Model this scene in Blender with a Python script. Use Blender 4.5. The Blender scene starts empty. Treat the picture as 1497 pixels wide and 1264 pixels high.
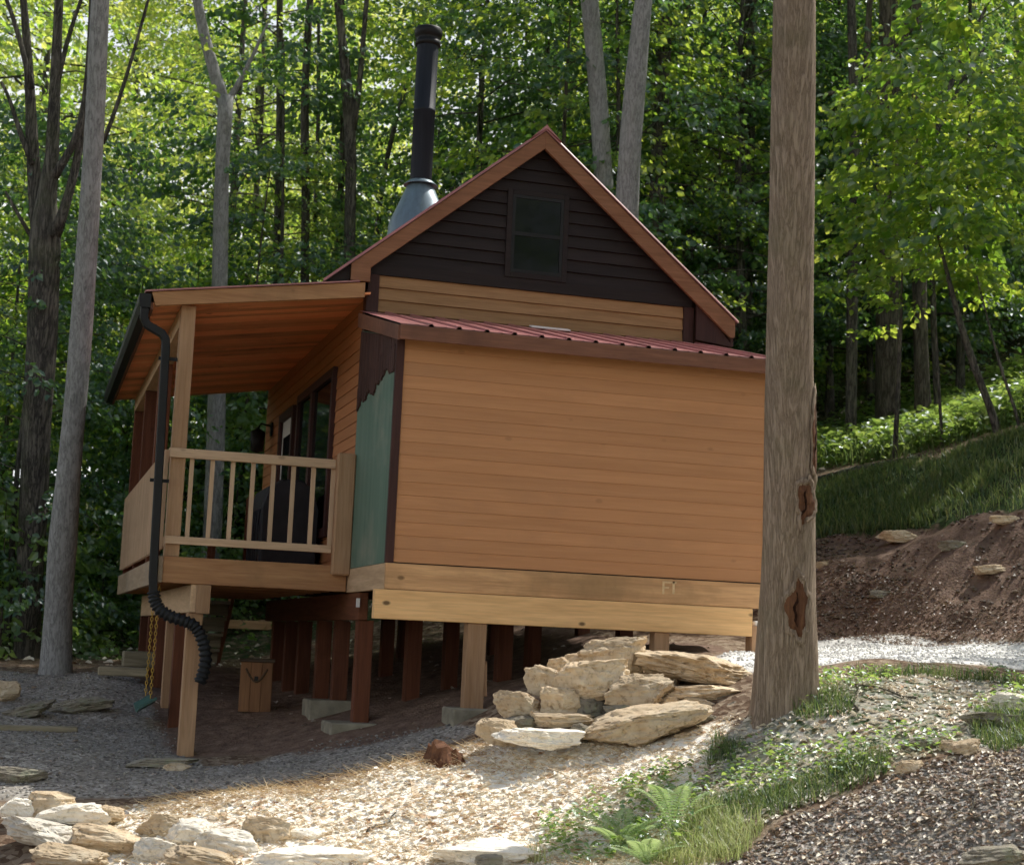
import bpy, math, random
import numpy as np
from mathutils import Vector, noise as mnoise
R_ = math.radians
random.seed(7); rng = np.random.default_rng(7)
sc = bpy.context.scene
COL = sc.collection

# ---------------------------------------------------------------- camera
W0, H0 = 1497.0, 1264.0
F0, YAW, PIT, ROLL = 2433.4, R_(15.969), R_(7.308), R_(2.544)
_c, _s = math.cos(YAW), math.sin(YAW)
FW = np.array([_s*math.cos(PIT), _c*math.cos(PIT), math.sin(PIT)])
_r0 = np.array([_c, -_s, 0.0]); _u0 = np.cross(_r0, FW)
RT = _r0*math.cos(ROLL) + _u0*math.sin(ROLL)
UP = -_r0*math.sin(ROLL) + _u0*math.cos(ROLL)
def ray(px, py):                       # viewing ray through a point of the survey photograph, unit depth
    return FW + RT*((px-W0/2)/F0) + UP*((H0/2-py)/F0)
def at(px, py, d): return ray(px, py)*d
def on_y(px, py, Y): r = ray(px, py); return r*(Y/r[1])
def on_x(px, py, X): r = ray(px, py); return r*(X/r[0])

cam = bpy.data.cameras.new('camera'); cam_o = bpy.data.objects.new('camera', cam); COL.objects.link(cam_o)
from mathutils import Matrix
cam_o.matrix_world = Matrix(((RT[0], UP[0], -FW[0], 0), (RT[1], UP[1], -FW[1], 0), (RT[2], UP[2], -FW[2], 0), (0, 0, 0, 1)))
cam.sensor_fit = 'HORIZONTAL'; cam.sensor_width = 36; cam.lens = 36*F0/W0
cam.clip_start = 0.1; cam.clip_end = 2000
cam.dof.use_dof = True; cam.dof.focus_distance = 12.8; cam.dof.aperture_fstop = 3.6
sc.camera = cam_o

# ---------------------------------------------------------------- light
SUN_EL, SUN_AZ = R_(55), R_(68)        # azimuth from +Y towards +X
sun_dir = Vector((math.sin(SUN_AZ)*math.cos(SUN_EL), math.cos(SUN_AZ)*math.cos(SUN_EL), math.sin(SUN_EL)))
sl = bpy.data.lights.new('sun', 'SUN'); sl.energy = 5.0; sl.angle = R_(0.53); sl.color = (1.0, 0.97, 0.91)
so = bpy.data.objects.new('sun', sl); COL.objects.link(so)
so.rotation_euler = (-sun_dir).to_track_quat('-Z', 'Y').to_euler()
so.location = (20, 10, 30)
wd = bpy.data.worlds.new('World'); sc.world = wd; wd.use_nodes = True
nt = wd.node_tree; nt.nodes.clear()
sky = nt.nodes.new('ShaderNodeTexSky'); sky.sky_type = 'NISHITA'; sky.sun_disc = False
sky.sun_elevation = SUN_EL; sky.sun_rotation = SUN_AZ; sky.air_density = 1.0; sky.dust_density = 2.5; sky.ozone_density = 0.7
bg = nt.nodes.new('ShaderNodeBackground'); bg.inputs['Strength'].default_value = 0.122
tcw = nt.nodes.new('ShaderNodeTexCoord'); sx_ = nt.nodes.new('ShaderNodeSeparateXYZ'); nt.links.new(tcw.outputs['Generated'], sx_.inputs[0])
el_ = nt.nodes.new('ShaderNodeMapRange'); nt.links.new(sx_.outputs[2], el_.inputs[0])            # bright summer haze and cloud low in the sky
for i_, v_ in enumerate((0.52, 0.26, 0.0, 1.0)): el_.inputs[i_+1].default_value = v_
cn = nt.nodes.new('ShaderNodeTexNoise'); nt.links.new(tcw.outputs['Generated'], cn.inputs['Vector']); cn.inputs['Scale'].default_value = 4.0; cn.inputs['Detail'].default_value = 6
cr = nt.nodes.new('ShaderNodeMapRange'); nt.links.new(cn.outputs['Fac'], cr.inputs[0]); cr.inputs[1].default_value = 0.12; cr.inputs[2].default_value = 0.40
mu = nt.nodes.new('ShaderNodeMath'); mu.operation = 'MULTIPLY'; nt.links.new(el_.outputs[0], mu.inputs[0]); nt.links.new(cr.outputs[0], mu.inputs[1])
mx = nt.nodes.new('ShaderNodeMix'); mx.data_type = 'RGBA'; nt.links.new(mu.outputs[0], mx.inputs[0]); nt.links.new(sky.outputs[0], mx.inputs[6]); mx.inputs[7].default_value = (9.8, 10.0, 10.2, 1)
wo = nt.nodes.new('ShaderNodeOutputWorld'); nt.links.new(mx.outputs[2], bg.inputs[0]); nt.links.new(bg.outputs[0], wo.inputs[0])
sc.view_settings.view_transform = 'Standard'; sc.view_settings.look = 'None'; sc.view_settings.exposure = 0
sc.render.engine = 'CYCLES'
cy = sc.cycles
cy.max_bounces = 6; cy.diffuse_bounces = 4; cy.glossy_bounces = 2; cy.transmission_bounces = 4
cy.use_adaptive_sampling = True; cy.adaptive_threshold = 0.03; cy.adaptive_min_samples = 16; cy.transparent_max_bounces = 4
cy.use_denoising = True; cy.caustics_reflective = False; cy.caustics_refractive = False
cy.sample_clamp_indirect = 4.0

# ---------------------------------------------------------------- materials
class NB:
    def __init__(s, name):
        s.m = bpy.data.materials.new(name); s.m.use_nodes = True; s.t = s.m.node_tree; s.t.nodes.clear()
        s.out = s.n('ShaderNodeOutputMaterial')
    def n(s, t, **k):
        x = s.t.nodes.new(t)
        for a, v in k.items(): setattr(x, a, v)
        return x
    def l(s, a, b): s.t.links.new(a, b)
    def put(s, sock, v):
        if hasattr(v, 'is_linked') or isinstance(v, bpy.types.NodeSocket): s.l(v, sock)
        elif isinstance(v, (tuple, list)) and len(v) == 3 and sock.type == 'RGBA': sock.default_value = (*v, 1)
        else: sock.default_value = v
    def attr(s, name): a = s.n('ShaderNodeAttribute'); a.attribute_name = name; return a
    def coord(s, scale=(1, 1, 1), add=None):
        tc = s.n('ShaderNodeTexCoord'); mp = s.n('ShaderNodeMapping'); mp.inputs['Scale'].default_value = scale
        v = tc.outputs['Object']
        if add is not None:
            va = s.n('ShaderNodeVectorMath', operation='ADD'); s.l(v, va.inputs[0]); s.l(add, va.inputs[1]); v = va.outputs[0]
        s.l(v, mp.inputs['Vector']); return mp.outputs[0]
    def noise(s, vec, scale, detail=4, rough=0.55, dist=0.0):
        x = s.n('ShaderNodeTexNoise'); s.l(vec, x.inputs['Vector'])
        x.inputs['Scale'].default_value = scale; x.inputs['Detail'].default_value = detail
        x.inputs['Roughness'].default_value = rough; x.inputs['Distortion'].default_value = dist
        return x.outputs['Fac']
    def voro(s, vec, scale, feature='F1', out='Distance'):
        x = s.n('ShaderNodeTexVoronoi', feature=feature); s.l(vec, x.inputs['Vector']); x.inputs['Scale'].default_value = scale
        return x.outputs[out]
    def ramp(s, fac, stops):
        x = s.n('ShaderNodeValToRGB'); s.put(x.inputs[0], fac); e = x.color_ramp.elements
        while len(e) < len(stops): e.new(0.5)
        for q, (p, c) in zip(e, stops):
            q.position = p; q.color = (*(c if not isinstance(c, (int, float)) else (c, c, c)), 1)
        return x.outputs[0]
    def mix(s, fac, a, b, mode='MIX'):
        x = s.n('ShaderNodeMix', data_type='RGBA', blend_type=mode); x.clamp_factor = True
        s.put(x.inputs[0], fac); s.put(x.inputs[6], a); s.put(x.inputs[7], b); return x.outputs[2]
    def math(s, op, a, b=0.0, c=None):
        x = s.n('ShaderNodeMath', operation=op); s.put(x.inputs[0], a); s.put(x.inputs[1], b)
        if c is not None: s.put(x.inputs[2], c)
        return x.outputs[0]
    def bump(s, h, strength=0.4, dist=0.02, normal=None):
        x = s.n('ShaderNodeBump'); s.l(h, x.inputs['Height']); x.inputs['Strength'].default_value = strength; x.inputs['Distance'].default_value = dist
        if normal is not None: s.l(normal, x.inputs['Normal'])
        return x.outputs[0]
    def principled(s, col, rough=0.8, normal=None, spec=0.3, metal=0.0):
        x = s.n('ShaderNodeBsdfPrincipled'); s.put(x.inputs['Base Color'], col); s.put(x.inputs['Roughness'], rough)
        x.inputs['Specular IOR Level'].default_value = spec; x.inputs['Metallic'].default_value = metal
        if normal is not None: s.l(normal, x.inputs['Normal'])
        s.l(x.outputs[0], s.out.inputs[0]); return x

def wood(name, lo, hi, axis='x', knots=0.0, stain=None, rough=0.75, grain=1.0, bvar=0.35, stain_lo=0.5, fine=0.9):
    b = NB(name)
    at_ = b.attr('rnd'); sep = b.n('ShaderNodeCombineXYZ')
    for i, k in enumerate((37.0, 53.0, 71.0)): b.l(b.math('MULTIPLY', at_.outputs['Fac'], k), sep.inputs[i])
    st = {'x': (0.6, 9, 9), 'y': (9, 0.6, 9), 'z': (9, 9, 0.6)}[axis]
    v = b.coord(st, sep.outputs[0]); v1 = b.coord((1, 1, 1), sep.outputs[0])
    g = b.noise(v, 3.2*grain, 6, 0.6, 0.6)
    g2 = b.noise(v, 11*grain, 3, 0.5)
    c = b.ramp(g, [(0.3, lo), (0.68, hi)])
    c = b.mix(b.math('MULTIPLY', b.math('SUBTRACT', g2, 0.42), fine), c, tuple(x*0.45 for x in lo))
    val = b.math('ADD', b.math('MULTIPLY', at_.outputs['Fac'], bvar), 1-bvar/2)
    hs = b.n('ShaderNodeHueSaturation'); b.l(c, hs.inputs['Color']); b.l(val, hs.inputs['Value']); c = hs.outputs[0]
    if knots:
        kv = b.coord({'x': (0.75, 1.3, 1.3), 'y': (1.3, 0.75, 1.3), 'z': (1.3, 1.3, 0.75)}[axis], sep.outputs[0])
        k = b.voro(kv, 3.4)
        kf = b.ramp(k, [(0.055, 1.0), (0.10, 0.0)])
        c = b.mix(b.math('MULTIPLY', kf, knots), c, tuple(x*0.25 for x in lo))
    if stain is not None:
        sn = b.noise(v1, 1.1, 5, 0.65); sf = b.ramp(sn, [(stain_lo, 0.0), (stain_lo+0.2, 0.85)])
        c = b.mix(sf, c, stain)
    n = b.bump(g2, 0.25, 0.006)
    b.principled(c, rough, n, 0.25); return b.m

def plain(name, col, rough=0.6, var=0.25, scale=3.0, spec=0.4, metal=0.0, bump=0.0, streak=False):
    b = NB(name); v = b.coord((6, 6, 0.5) if streak else (1, 1, 1))
    f = b.noise(v, scale, 5, 0.6)
    c = b.ramp(f, [(0.25, tuple(x*(1-var) for x in col)), (0.75, tuple(min(1, x*(1+var)) for x in col))])
    n = b.bump(b.noise(v, scale*6, 3), bump, 0.01) if bump else None
    b.principled(c, rough, n, spec, metal); return b.m

def bark(name, lo, hi, moss=0.0, sx=9.0, sz=1.3, bmp=0.8, patch=None):
    b = NB(name); v1 = b.coord()
    w = b.n('ShaderNodeTexNoise'); b.l(v1, w.inputs['Vector']); w.inputs['Scale'].default_value = 5.0; w.inputs['Detail'].default_value = 3
    vs = b.n('ShaderNodeVectorMath', operation='SCALE'); b.l(w.outputs['Color'], vs.inputs[0]); vs.inputs['Scale'].default_value = 0.018
    v = b.coord((sx, sx, sz*0.55), vs.outputs[0]); v2 = b.coord((sx*2.4, sx*2.4, sz), vs.outputs[0])
    r = b.noise(v, 2.4, 7, 0.66, 0.4); r2 = b.noise(v2, 2.6, 5, 0.6, 0.3)
    rid = b.math('ABSOLUTE', b.math('SUBTRACT', r, 0.5)); rid = b.ramp(rid, [(0.0, 0.0), (0.09, 1.0)])     # narrow long furrows
    h = b.math('ADD', b.math('MULTIPLY', rid, 0.5), b.math('MULTIPLY', r2, 0.8))
    c = b.ramp(h, [(0.22, tuple(x*0.42 for x in lo)), (0.55, lo), (0.95, hi)])
    big = b.noise(v1, 1.7, 5, 0.65)
    c = b.mix(b.ramp(big, [(0.45, 0.0), (0.75, 0.35)]), c, tuple(x*1.1 for x in hi), 'MIX')
    if moss: c = b.mix(b.math('MULTIPLY', b.ramp(b.noise(v1, 3.0, 5), [(0.5, 0.0), (0.72, 1.0)]), moss), c, (0.10, 0.12, 0.05))
    b.principled(c, 0.92, b.bump(h, bmp, 0.017), 0.12); return b.m

def leaf_mat(name, stops, tstops, gloss=0.07, tfac=0.5):
    b = NB(name); a = b.attr('rnd').outputs['Fac']
    oi = b.n('ShaderNodeObjectInfo')
    f = b.math('ADD', b.math('MULTIPLY', a, 0.75), b.math('MULTIPLY', oi.outputs['Random'], 0.25))
    c = b.ramp(f, stops); t = b.ramp(f, tstops)
    d = b.n('ShaderNodeBsdfDiffuse'); b.l(c, d.inputs[0])
    tr = b.n('ShaderNodeBsdfTranslucent'); b.l(t, tr.inputs[0])
    g = b.n('ShaderNodeBsdfGlossy'); g.inputs['Roughness'].default_value = 0.42; g.inputs[0].default_value = (0.9, 0.95, 1, 1)
    m1 = b.n('ShaderNodeMixShader'); m1.inputs[0].default_value = tfac; b.l(d.outputs[0], m1.inputs[1]); b.l(tr.outputs[0], m1.inputs[2])
    m2 = b.n('ShaderNodeMixShader'); m2.inputs[0].default_value = gloss; b.l(m1.outputs[0], m2.inputs[1]); b.l(g.outputs[0], m2.inputs[2])
    b.l(m2.outputs[0], b.out.inputs[0]); return b.m

M = {}
M['siding'] = wood('stained_siding', (0.475, 0.222, 0.096), (0.545, 0.268, 0.122), 'x', 0.25, (0.44, 0.218, 0.102), 0.6, 0.5, 0.13, 0.5, 0.25)
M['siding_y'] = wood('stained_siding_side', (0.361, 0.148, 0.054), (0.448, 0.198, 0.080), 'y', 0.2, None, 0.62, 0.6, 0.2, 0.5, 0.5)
M['siding_pale'] = wood('gable_siding', (0.269, 0.147, 0.063), (0.365, 0.206, 0.095), 'x', 0.2, None, 0.7, 0.8, 0.2)
M['ceiling'] = wood('cedar_ceiling_boards', (0.84, 0.30, 0.12), (0.97, 0.45, 0.20), 'x', 1.0, (0.30, 0.115, 0.05), 0.55, 0.5, 0.6, 0.56, 0.25)
M['pine_x'] = wood('weathered_pine_along', (0.46, 0.27, 0.125), (0.66, 0.42, 0.215), 'x', 0.9, (0.34, 0.22, 0.12), 0.75, 0.7, 0.3, 0.58)
M['fresh_x'] = wood('fresh_pine_beam', (0.72, 0.425, 0.185), (0.92, 0.58, 0.27), 'x', 1.0, None, 0.65, 0.6, 0.15)
M['worn_x'] = wood('water_stained_beam', (0.50, 0.27, 0.125), (0.74, 0.44, 0.215), 'x', 0.8, (0.33, 0.20, 0.095), 0.75, 0.7, 0.2, 0.47)
M['deck_x'] = wood('treated_rim_board', (0.325, 0.155, 0.070), (0.464, 0.255, 0.120), 'x', 0.8, (0.232, 0.132, 0.066), 0.75, 0.7, 0.25, 0.55)
M['pine_y'] = wood('weathered_pine_side', (0.50, 0.33, 0.19), (0.66, 0.46, 0.28), 'y', 0.6, None, 0.75, 0.7, 0.3)
M['grey_y'] = wood('greyed_rim_board', (0.304, 0.209, 0.133), (0.437, 0.323, 0.209), 'y', 0.5, (0.285, 0.228, 0.171), 0.8, 0.7, 0.25)
M['pine_z'] = wood('pine_post', (0.335, 0.192, 0.101), (0.446, 0.279, 0.161), 'z', 0.7, (0.251, 0.133, 0.070), 0.75, 0.7, 0.3, 0.58)
M['rail_z'] = wood('pale_baluster', (0.5, 0.335, 0.205), (0.63, 0.445, 0.29), 'z', 0.3, None, 0.75, 0.7, 0.3)
M['rail_x'] = wood('pale_rail', (0.5, 0.335, 0.205), (0.63, 0.445, 0.29), 'x', 0.4, None, 0.75, 0.7, 0.3)
M['cedar_z'] = wood('red_stained_post', (0.095, 0.032, 0.015), (0.156, 0.056, 0.028), 'z', 0.4, None, 0.75, 0.7, 0.4)
M['cedar_y'] = wood('red_stained_beam', (0.132, 0.048, 0.023), (0.216, 0.084, 0.041), 'y', 0.4, None, 0.75, 0.7, 0.3)
M['rake'] = wood('stained_rake_board', (0.204, 0.092, 0.046), (0.286, 0.136, 0.071), 'x', 0.9, (0.163, 0.068, 0.034), 0.7, 0.7, 0.2, 0.52)
M['brown'] = wood('dark_brown_trim', (0.040, 0.016, 0.013), (0.068, 0.027, 0.022), 'z', 0.1, None, 0.6, 0.7, 0.2)
M['brown_x'] = wood('dark_brown_boards', (0.017, 0.012, 0.011), (0.028, 0.019, 0.017), 'x', 0.1, None, 0.7, 0.7, 0.25)
M['fascia'] = wood('brown_fascia', (0.16, 0.070, 0.042), (0.26, 0.115, 0.068), 'x', 0.2, (0.10, 0.045, 0.03), 0.65, 0.7, 0.1)
M['shingle'] = wood('brown_shingles', (0.049, 0.025, 0.020), (0.098, 0.049, 0.038), 'z', 0.0, None, 0.85, 0.7, 0.5)
M['darkplank'] = wood('dark_plank', (0.05, 0.035, 0.025), (0.11, 0.08, 0.055), 'x', 0.0, None, 0.8, 0.7, 0.3)
M['boxwood'] = wood('box_boards', (0.19, 0.092, 0.045), (0.28, 0.145, 0.07), 'z', 0.6, None, 0.75, 0.7, 0.3)
M['oldgrey'] = wood('old_timber', (0.20, 0.17, 0.11), (0.36, 0.31, 0.21), 'x', 0.2, None, 0.85, 0.7, 0.3)
def _panel():
    b = NB('green_sheathing'); v = b.coord((7, 7, 0.35)); v1 = b.coord()
    f = b.noise(v, 2.0, 5, 0.6); c = b.ramp(f, [(0.3, (0.085, 0.155, 0.115)), (0.7, (0.14, 0.215, 0.16))])
    c = b.mix(b.math('MULTIPLY', b.ramp(b.noise(v1, 2.2, 5, 0.6), [(0.5, 0.0), (0.72, 0.8)]), 0.7), c, (0.30, 0.29, 0.22))
    b.principled(c, 0.62, None, 0.3); return b.m
M['panel'] = _panel()
M['roof'] = plain('red_metal_roof', (0.34, 0.125, 0.118), 0.36, 0.3, 2.0, 0.7)
M['black'] = plain('black_metal', (0.014, 0.014, 0.014), 0.5, 0.3, 4.0, 0.22)
M['blacksatin'] = plain('black_stove_pipe', (0.018, 0.021, 0.028), 0.55, 0.35, 3.0, 0.15, 0.0, 0.0, True)
M['rubber'] = plain('black_corrugated_plastic', (0.014, 0.015, 0.016), 0.5, 0.3, 5.0, 0.25)
M['flash'] = plain('painted_flashing', (0.15, 0.21, 0.24), 0.38, 0.25, 3.0, 0.6, 0.3, 0.0, True)
M['white'] = plain('white_paint', (0.74, 0.72, 0.68), 0.5, 0.06, 3.0)
M['concrete'] = plain('footing_concrete', (0.27, 0.245, 0.185), 0.95, 0.35, 7.0, 0.1, 0.0, 0.5)
M['yellow'] = plain('yellow_chain', (0.496, 0.304, 0.048), 0.5, 0.2, 6.0)
M['green'] = plain('green_plastic_seat', (0.042, 0.114, 0.096), 0.45, 0.2, 4.0)
M['rope'] = plain('rope', (0.09, 0.055, 0.03), 0.9, 0.3, 20.0)
M['cover'] = plain('black_cover_cloth', (0.020, 0.020, 0.023), 0.7, 0.4, 4.0, 0.3, 0.0, 0.4)
M['markpaint'] = plain('worn_pale_letters', (0.62, 0.44, 0.24), 0.8, 0.3, 30.0)
def _glass():
    b = NB('window_glass'); v = b.coord()
    p = b.principled((0.008, 0.012, 0.012), 0.04, b.bump(b.noise(v, 2.5, 2), 0.03, 0.02), 0.09); return b.m
M['glass'] = _glass()
M['bark_fg'] = bark('brown_ridged_bark', (0.275, 0.208, 0.15), (0.375, 0.295, 0.225), 0.25, 15, 2.0, 0.7)
M['bark_pale'] = bark('pale_grey_bark', (0.223, 0.220, 0.211), (0.318, 0.314, 0.302), 0.10, 8, 3.5, 0.22)
M['bark_dark'] = bark('dark_bark', (0.057, 0.053, 0.048), (0.162, 0.148, 0.125), 0.3, 8, 1.5, 0.8)  # dark grey-brown bark tones
M['bark_mid'] = bark('grey_brown_bark', (0.085, 0.072, 0.058), (0.190, 0.165, 0.135), 0.3, 8, 1.5, 0.8)
M['scar'] = wood('exposed_red_wood', (0.060, 0.024, 0.013), (0.19, 0.090, 0.045), 'z', 0.0, None, 0.9, 1.2, 0.3)
M['scar_dark'] = plain('rotten_hollow', (0.030, 0.014, 0.009), 0.95, 0.5, 20.0, 0.1, 0.0, 0.8)
M['leaf'] = leaf_mat('broad_green_leaf', [(0.0, (0.022, 0.068, 0.036)), (0.5, (0.038, 0.105, 0.036)), (1.0, (0.075, 0.16, 0.04))],
                     [(0.0, (0.16, 0.38, 0.04)), (0.4, (0.45, 0.68, 0.06)), (0.75, (0.82, 0.90, 0.12)), (1.0, (0.95, 0.95, 0.22))], 0.08, 0.60)
M['leaf_far'] = leaf_mat('sun_haze_toned_leaf', [(0.0, (0.040, 0.105, 0.050)), (0.5, (0.070, 0.155, 0.050)), (1.0, (0.13, 0.23, 0.06))],
                     [(0.0, (0.20, 0.44, 0.05)), (0.4, (0.58, 0.78, 0.09)), (0.75, (0.95, 0.95, 0.22)), (1.0, (0.98, 0.97, 0.40))], 0.08, 0.68)  # sunlit glow and distance haze put into the leaf colours
M['leaf_shade_tone'] = leaf_mat('shade_toned_leaf', [(0.0, (0.018, 0.055, 0.034)), (0.5, (0.030, 0.085, 0.040)), (1.0, (0.055, 0.125, 0.045))],
                     [(0.0, (0.10, 0.24, 0.05)), (0.6, (0.22, 0.42, 0.06)), (1.0, (0.50, 0.66, 0.12))], 0.08, 0.42)  # same leaf with the shade of the woods put into its colours
M['leaf_low'] = leaf_mat('undergrowth_leaf', [(0.0, (0.04, 0.10, 0.035)), (0.5, (0.07, 0.16, 0.04)), (1.0, (0.13, 0.23, 0.06))],
                     [(0.0, (0.20, 0.42, 0.05)), (1.0, (0.62, 0.76, 0.16))], 0.10)
M['grass'] = leaf_mat('grass_blade', [(0.0, (0.035, 0.075, 0.025)), (0.6, (0.085, 0.145, 0.045)), (1.0, (0.34, 0.31, 0.13))],
                     [(0.0, (0.12, 0.25, 0.05)), (1.0, (0.46, 0.50, 0.16))], 0.04, 0.35)
M['fern'] = leaf_mat('fern_frond', [(0.0, (0.26, 0.40, 0.15)), (1.0, (0.58, 0.68, 0.40))], [(0.0, (0.40, 0.62, 0.14)), (1.0, (0.75, 0.85, 0.40))], 0.08, 0.42)
M['grass_pale'] = leaf_mat('sun_toned_grass', [(0.0, (0.20, 0.29, 0.08)), (0.6, (0.42, 0.46, 0.18)), (1.0, (0.72, 0.66, 0.40))], [(0.0, (0.35, 0.50, 0.12)), (1.0, (0.70, 0.72, 0.34))], 0.04, 0.35)  # grass copy with bright sunlight put into its colours
M['litter'] = leaf_mat('dry_fallen_leaf', [(0.0, (0.26, 0.11, 0.06)), (0.10, (0.46, 0.27, 0.16)), (0.20, (0.86, 0.75, 0.58)), (0.6, (0.92, 0.87, 0.76)), (1.0, (0.95, 0.92, 0.85))],
                     [(0.0, (0.30, 0.13, 0.05)), (1.0, (0.55, 0.40, 0.20))], 0.02, 0.04)
M['needle'] = leaf_mat('dry_straw', [(0.0, (0.42, 0.26, 0.12)), (1.0, (0.80, 0.66, 0.42))], [(0.0, (0.3, 0.15, 0.05)), (1.0, (0.5, 0.35, 0.15))], 0.03, 0.1)
def _rock(name, lo, hi, lich=(0.40, 0.38, 0.30)):
    b = NB(name); v = b.coord(); oi = b.n('ShaderNodeObjectInfo')
    f = b.noise(v, 5.0, 8, 0.65, 0.3); g = b.noise(v, 26.0, 5, 0.6)
    st = b.noise(b.coord((2, 2, 14)), 2.2, 4, 0.6)
    c = b.ramp(b.math('ADD', b.math('MULTIPLY', f, 0.65), b.math('MULTIPLY', st, 0.35)), [(0.3, lo), (0.7, hi)])
    c = b.mix(b.ramp(b.noise(v, 3.1, 6, 0.7), [(0.55, 0.0), (0.68, 0.7)]), c, lich)
    c = b.mix(b.ramp(g, [(0.30, 0.7), (0.45, 0.0)]), c, tuple(x*0.5 for x in lo))
    hs = b.n('ShaderNodeHueSaturation'); b.l(c, hs.inputs['Color'])
    b.l(b.math('ADD', b.math('MULTIPLY', oi.outputs['Random'], 0.45), 0.78), hs.inputs['Value'])
    hh = b.math('ADD', b.math('MULTIPLY', f, 1.0), b.math('MULTIPLY', g, 0.35))
    b.principled(hs.outputs[0], 0.92, b.bump(hh, 0.6, 0.014), 0.2); return b.m
M['rock'] = _rock('tan_sandstone', (0.42, 0.30, 0.18), (0.74, 0.61, 0.43), (0.62, 0.55, 0.42))
M['rock_grey'] = _rock('mossy_grey_stone', (0.17, 0.15, 0.115), (0.38, 0.34, 0.265), (0.22, 0.25, 0.15))
M['rock_pale'] = _rock('glare_white_stone', (0.70, 0.62, 0.50), (0.90, 0.85, 0.74), (0.84, 0.79, 0.69))  # stone colour whitened to carry the glare of full sun
M['pebble'] = leaf_mat('gravel_chip', [(0.0, (0.13, 0.115, 0.10)), (0.6, (0.30, 0.275, 0.24)), (1.0, (0.52, 0.49, 0.44))], [(0, (0, 0, 0)), (1, (0, 0, 0))], 0.03, 0.0)
M['pebble_brown'] = leaf_mat('earthy_stone_chip', [(0.0, (0.10, 0.07, 0.05)), (0.7, (0.20, 0.15, 0.11)), (1.0, (0.34, 0.29, 0.23))], [(0, (0, 0, 0)), (1, (0, 0, 0))], 0.02, 0.0)
M['litter_dull'] = leaf_mat('dull_brown_leaf', [(0.0, (0.20, 0.125, 0.09)), (0.4, (0.33, 0.25, 0.195)), (0.8, (0.44, 0.37, 0.31)), (1.0, (0.58, 0.52, 0.46))], [(0.0, (0.25, 0.12, 0.05)), (1.0, (0.45, 0.33, 0.18))], 0.03, 0.08)
M['pebble_pale'] = leaf_mat('glare_white_chip', [(0.0, (0.45, 0.43, 0.40)), (0.6, (0.72, 0.70, 0.66)), (1.0, (0.88, 0.86, 0.82))], [(0, (0, 0, 0)), (1, (0, 0, 0))], 0.03, 0.0)  # driveway chips with sun glare put into their near-white colour
M['dirtclod'] = plain('soil_clod', (0.15, 0.085, 0.05), 0.95, 0.5, 8.0, 0.1, 0.0, 0.8)

def _ground():
    b = NB('forest_ground'); v = b.coord()
    z = b.attr('zone'); sp = b.n('ShaderNodeSeparateColor'); b.l(z.outputs['Color'], sp.inputs[0])
    gr, di, gs = sp.outputs[0], sp.outputs[1], sp.outputs[2]
    n1 = b.noise(v, 1.3, 6, 0.65); n2 = b.noise(v, 9.0, 6, 0.65); n3 = b.noise(v, 40.0, 4, 0.6)
    def soft(m, s=0.55):   # ragged zone edges
        x = b.math('ADD', m, b.math('MULTIPLY', b.math('SUBTRACT', n2, 0.5), s)); return b.ramp(x, [(0.38, 0.0), (0.62, 1.0)])
    leafc = b.voro(v, 22.0, 'F1', 'Color'); lsep = b.n('ShaderNodeSeparateColor'); b.l(leafc, lsep.inputs[0])
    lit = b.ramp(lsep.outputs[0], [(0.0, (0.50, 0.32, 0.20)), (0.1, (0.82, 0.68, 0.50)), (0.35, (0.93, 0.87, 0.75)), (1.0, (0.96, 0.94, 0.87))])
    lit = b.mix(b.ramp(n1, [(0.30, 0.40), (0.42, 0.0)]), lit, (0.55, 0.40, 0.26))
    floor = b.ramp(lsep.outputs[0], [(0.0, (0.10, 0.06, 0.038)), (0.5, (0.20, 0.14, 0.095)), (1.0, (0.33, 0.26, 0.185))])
    lit = b.mix(soft(b.attr('pale').outputs['Fac']), floor, lit)  # the pale mask paints sun glare into the litter colour
    gcol = b.voro(v, 42.0, 'F1', 'Color'); gsep = b.n('ShaderNodeSeparateColor'); b.l(gcol, gsep.inputs[0])
    grav = b.ramp(gsep.outputs[0], [(0.0, (0.19, 0.165, 0.14)), (0.6, (0.33, 0.30, 0.26)), (1.0, (0.52, 0.485, 0.43))])
    grav = b.mix(b.ramp(n1, [(0.45, 0.0), (0.7, 0.6)]), grav, (0.20, 0.175, 0.14))
    dirt = b.ramp(n2, [(0.25, (0.095, 0.060, 0.043)), (0.55, (0.215, 0.142, 0.104)), (0.8, (0.36, 0.26, 0.20))])
    dirt = b.mix(b.ramp(n3, [(0.55, 0.0), (0.75, 0.5)]), dirt, (0.24, 0.21, 0.17))
    grs = b.ramp(n2, [(0.25, (0.085, 0.06, 0.035)), (0.5, (0.035, 0.06, 0.02)), (0.75, (0.06, 0.10, 0.03))])
    grav = b.mix(b.math('SUBTRACT', 1.0, z.outputs['Alpha']), grav, (0.84, 0.82, 0.77)); c = b.mix(soft(gr), lit, grav); c = b.mix(soft(di), c, dirt); c = b.mix(soft(gs, 0.8), c, grs)  # near-white gravel mix paints sun glare on the driveway
    hv = b.voro(v, 42.0); hl = b.voro(v, 22.0)
    hgt = b.math('ADD', b.math('MULTIPLY', n3, 0.6), b.math('MULTIPLY', b.math('ADD', hv, hl), 0.8))
    hgt = b.math('ADD', hgt, b.math('MULTIPLY', n2, 1.2))
    b.principled(c, 0.95, b.bump(hgt, 0.6, 0.010), 0.1); return b.m
M['ground'] = _ground()

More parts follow.
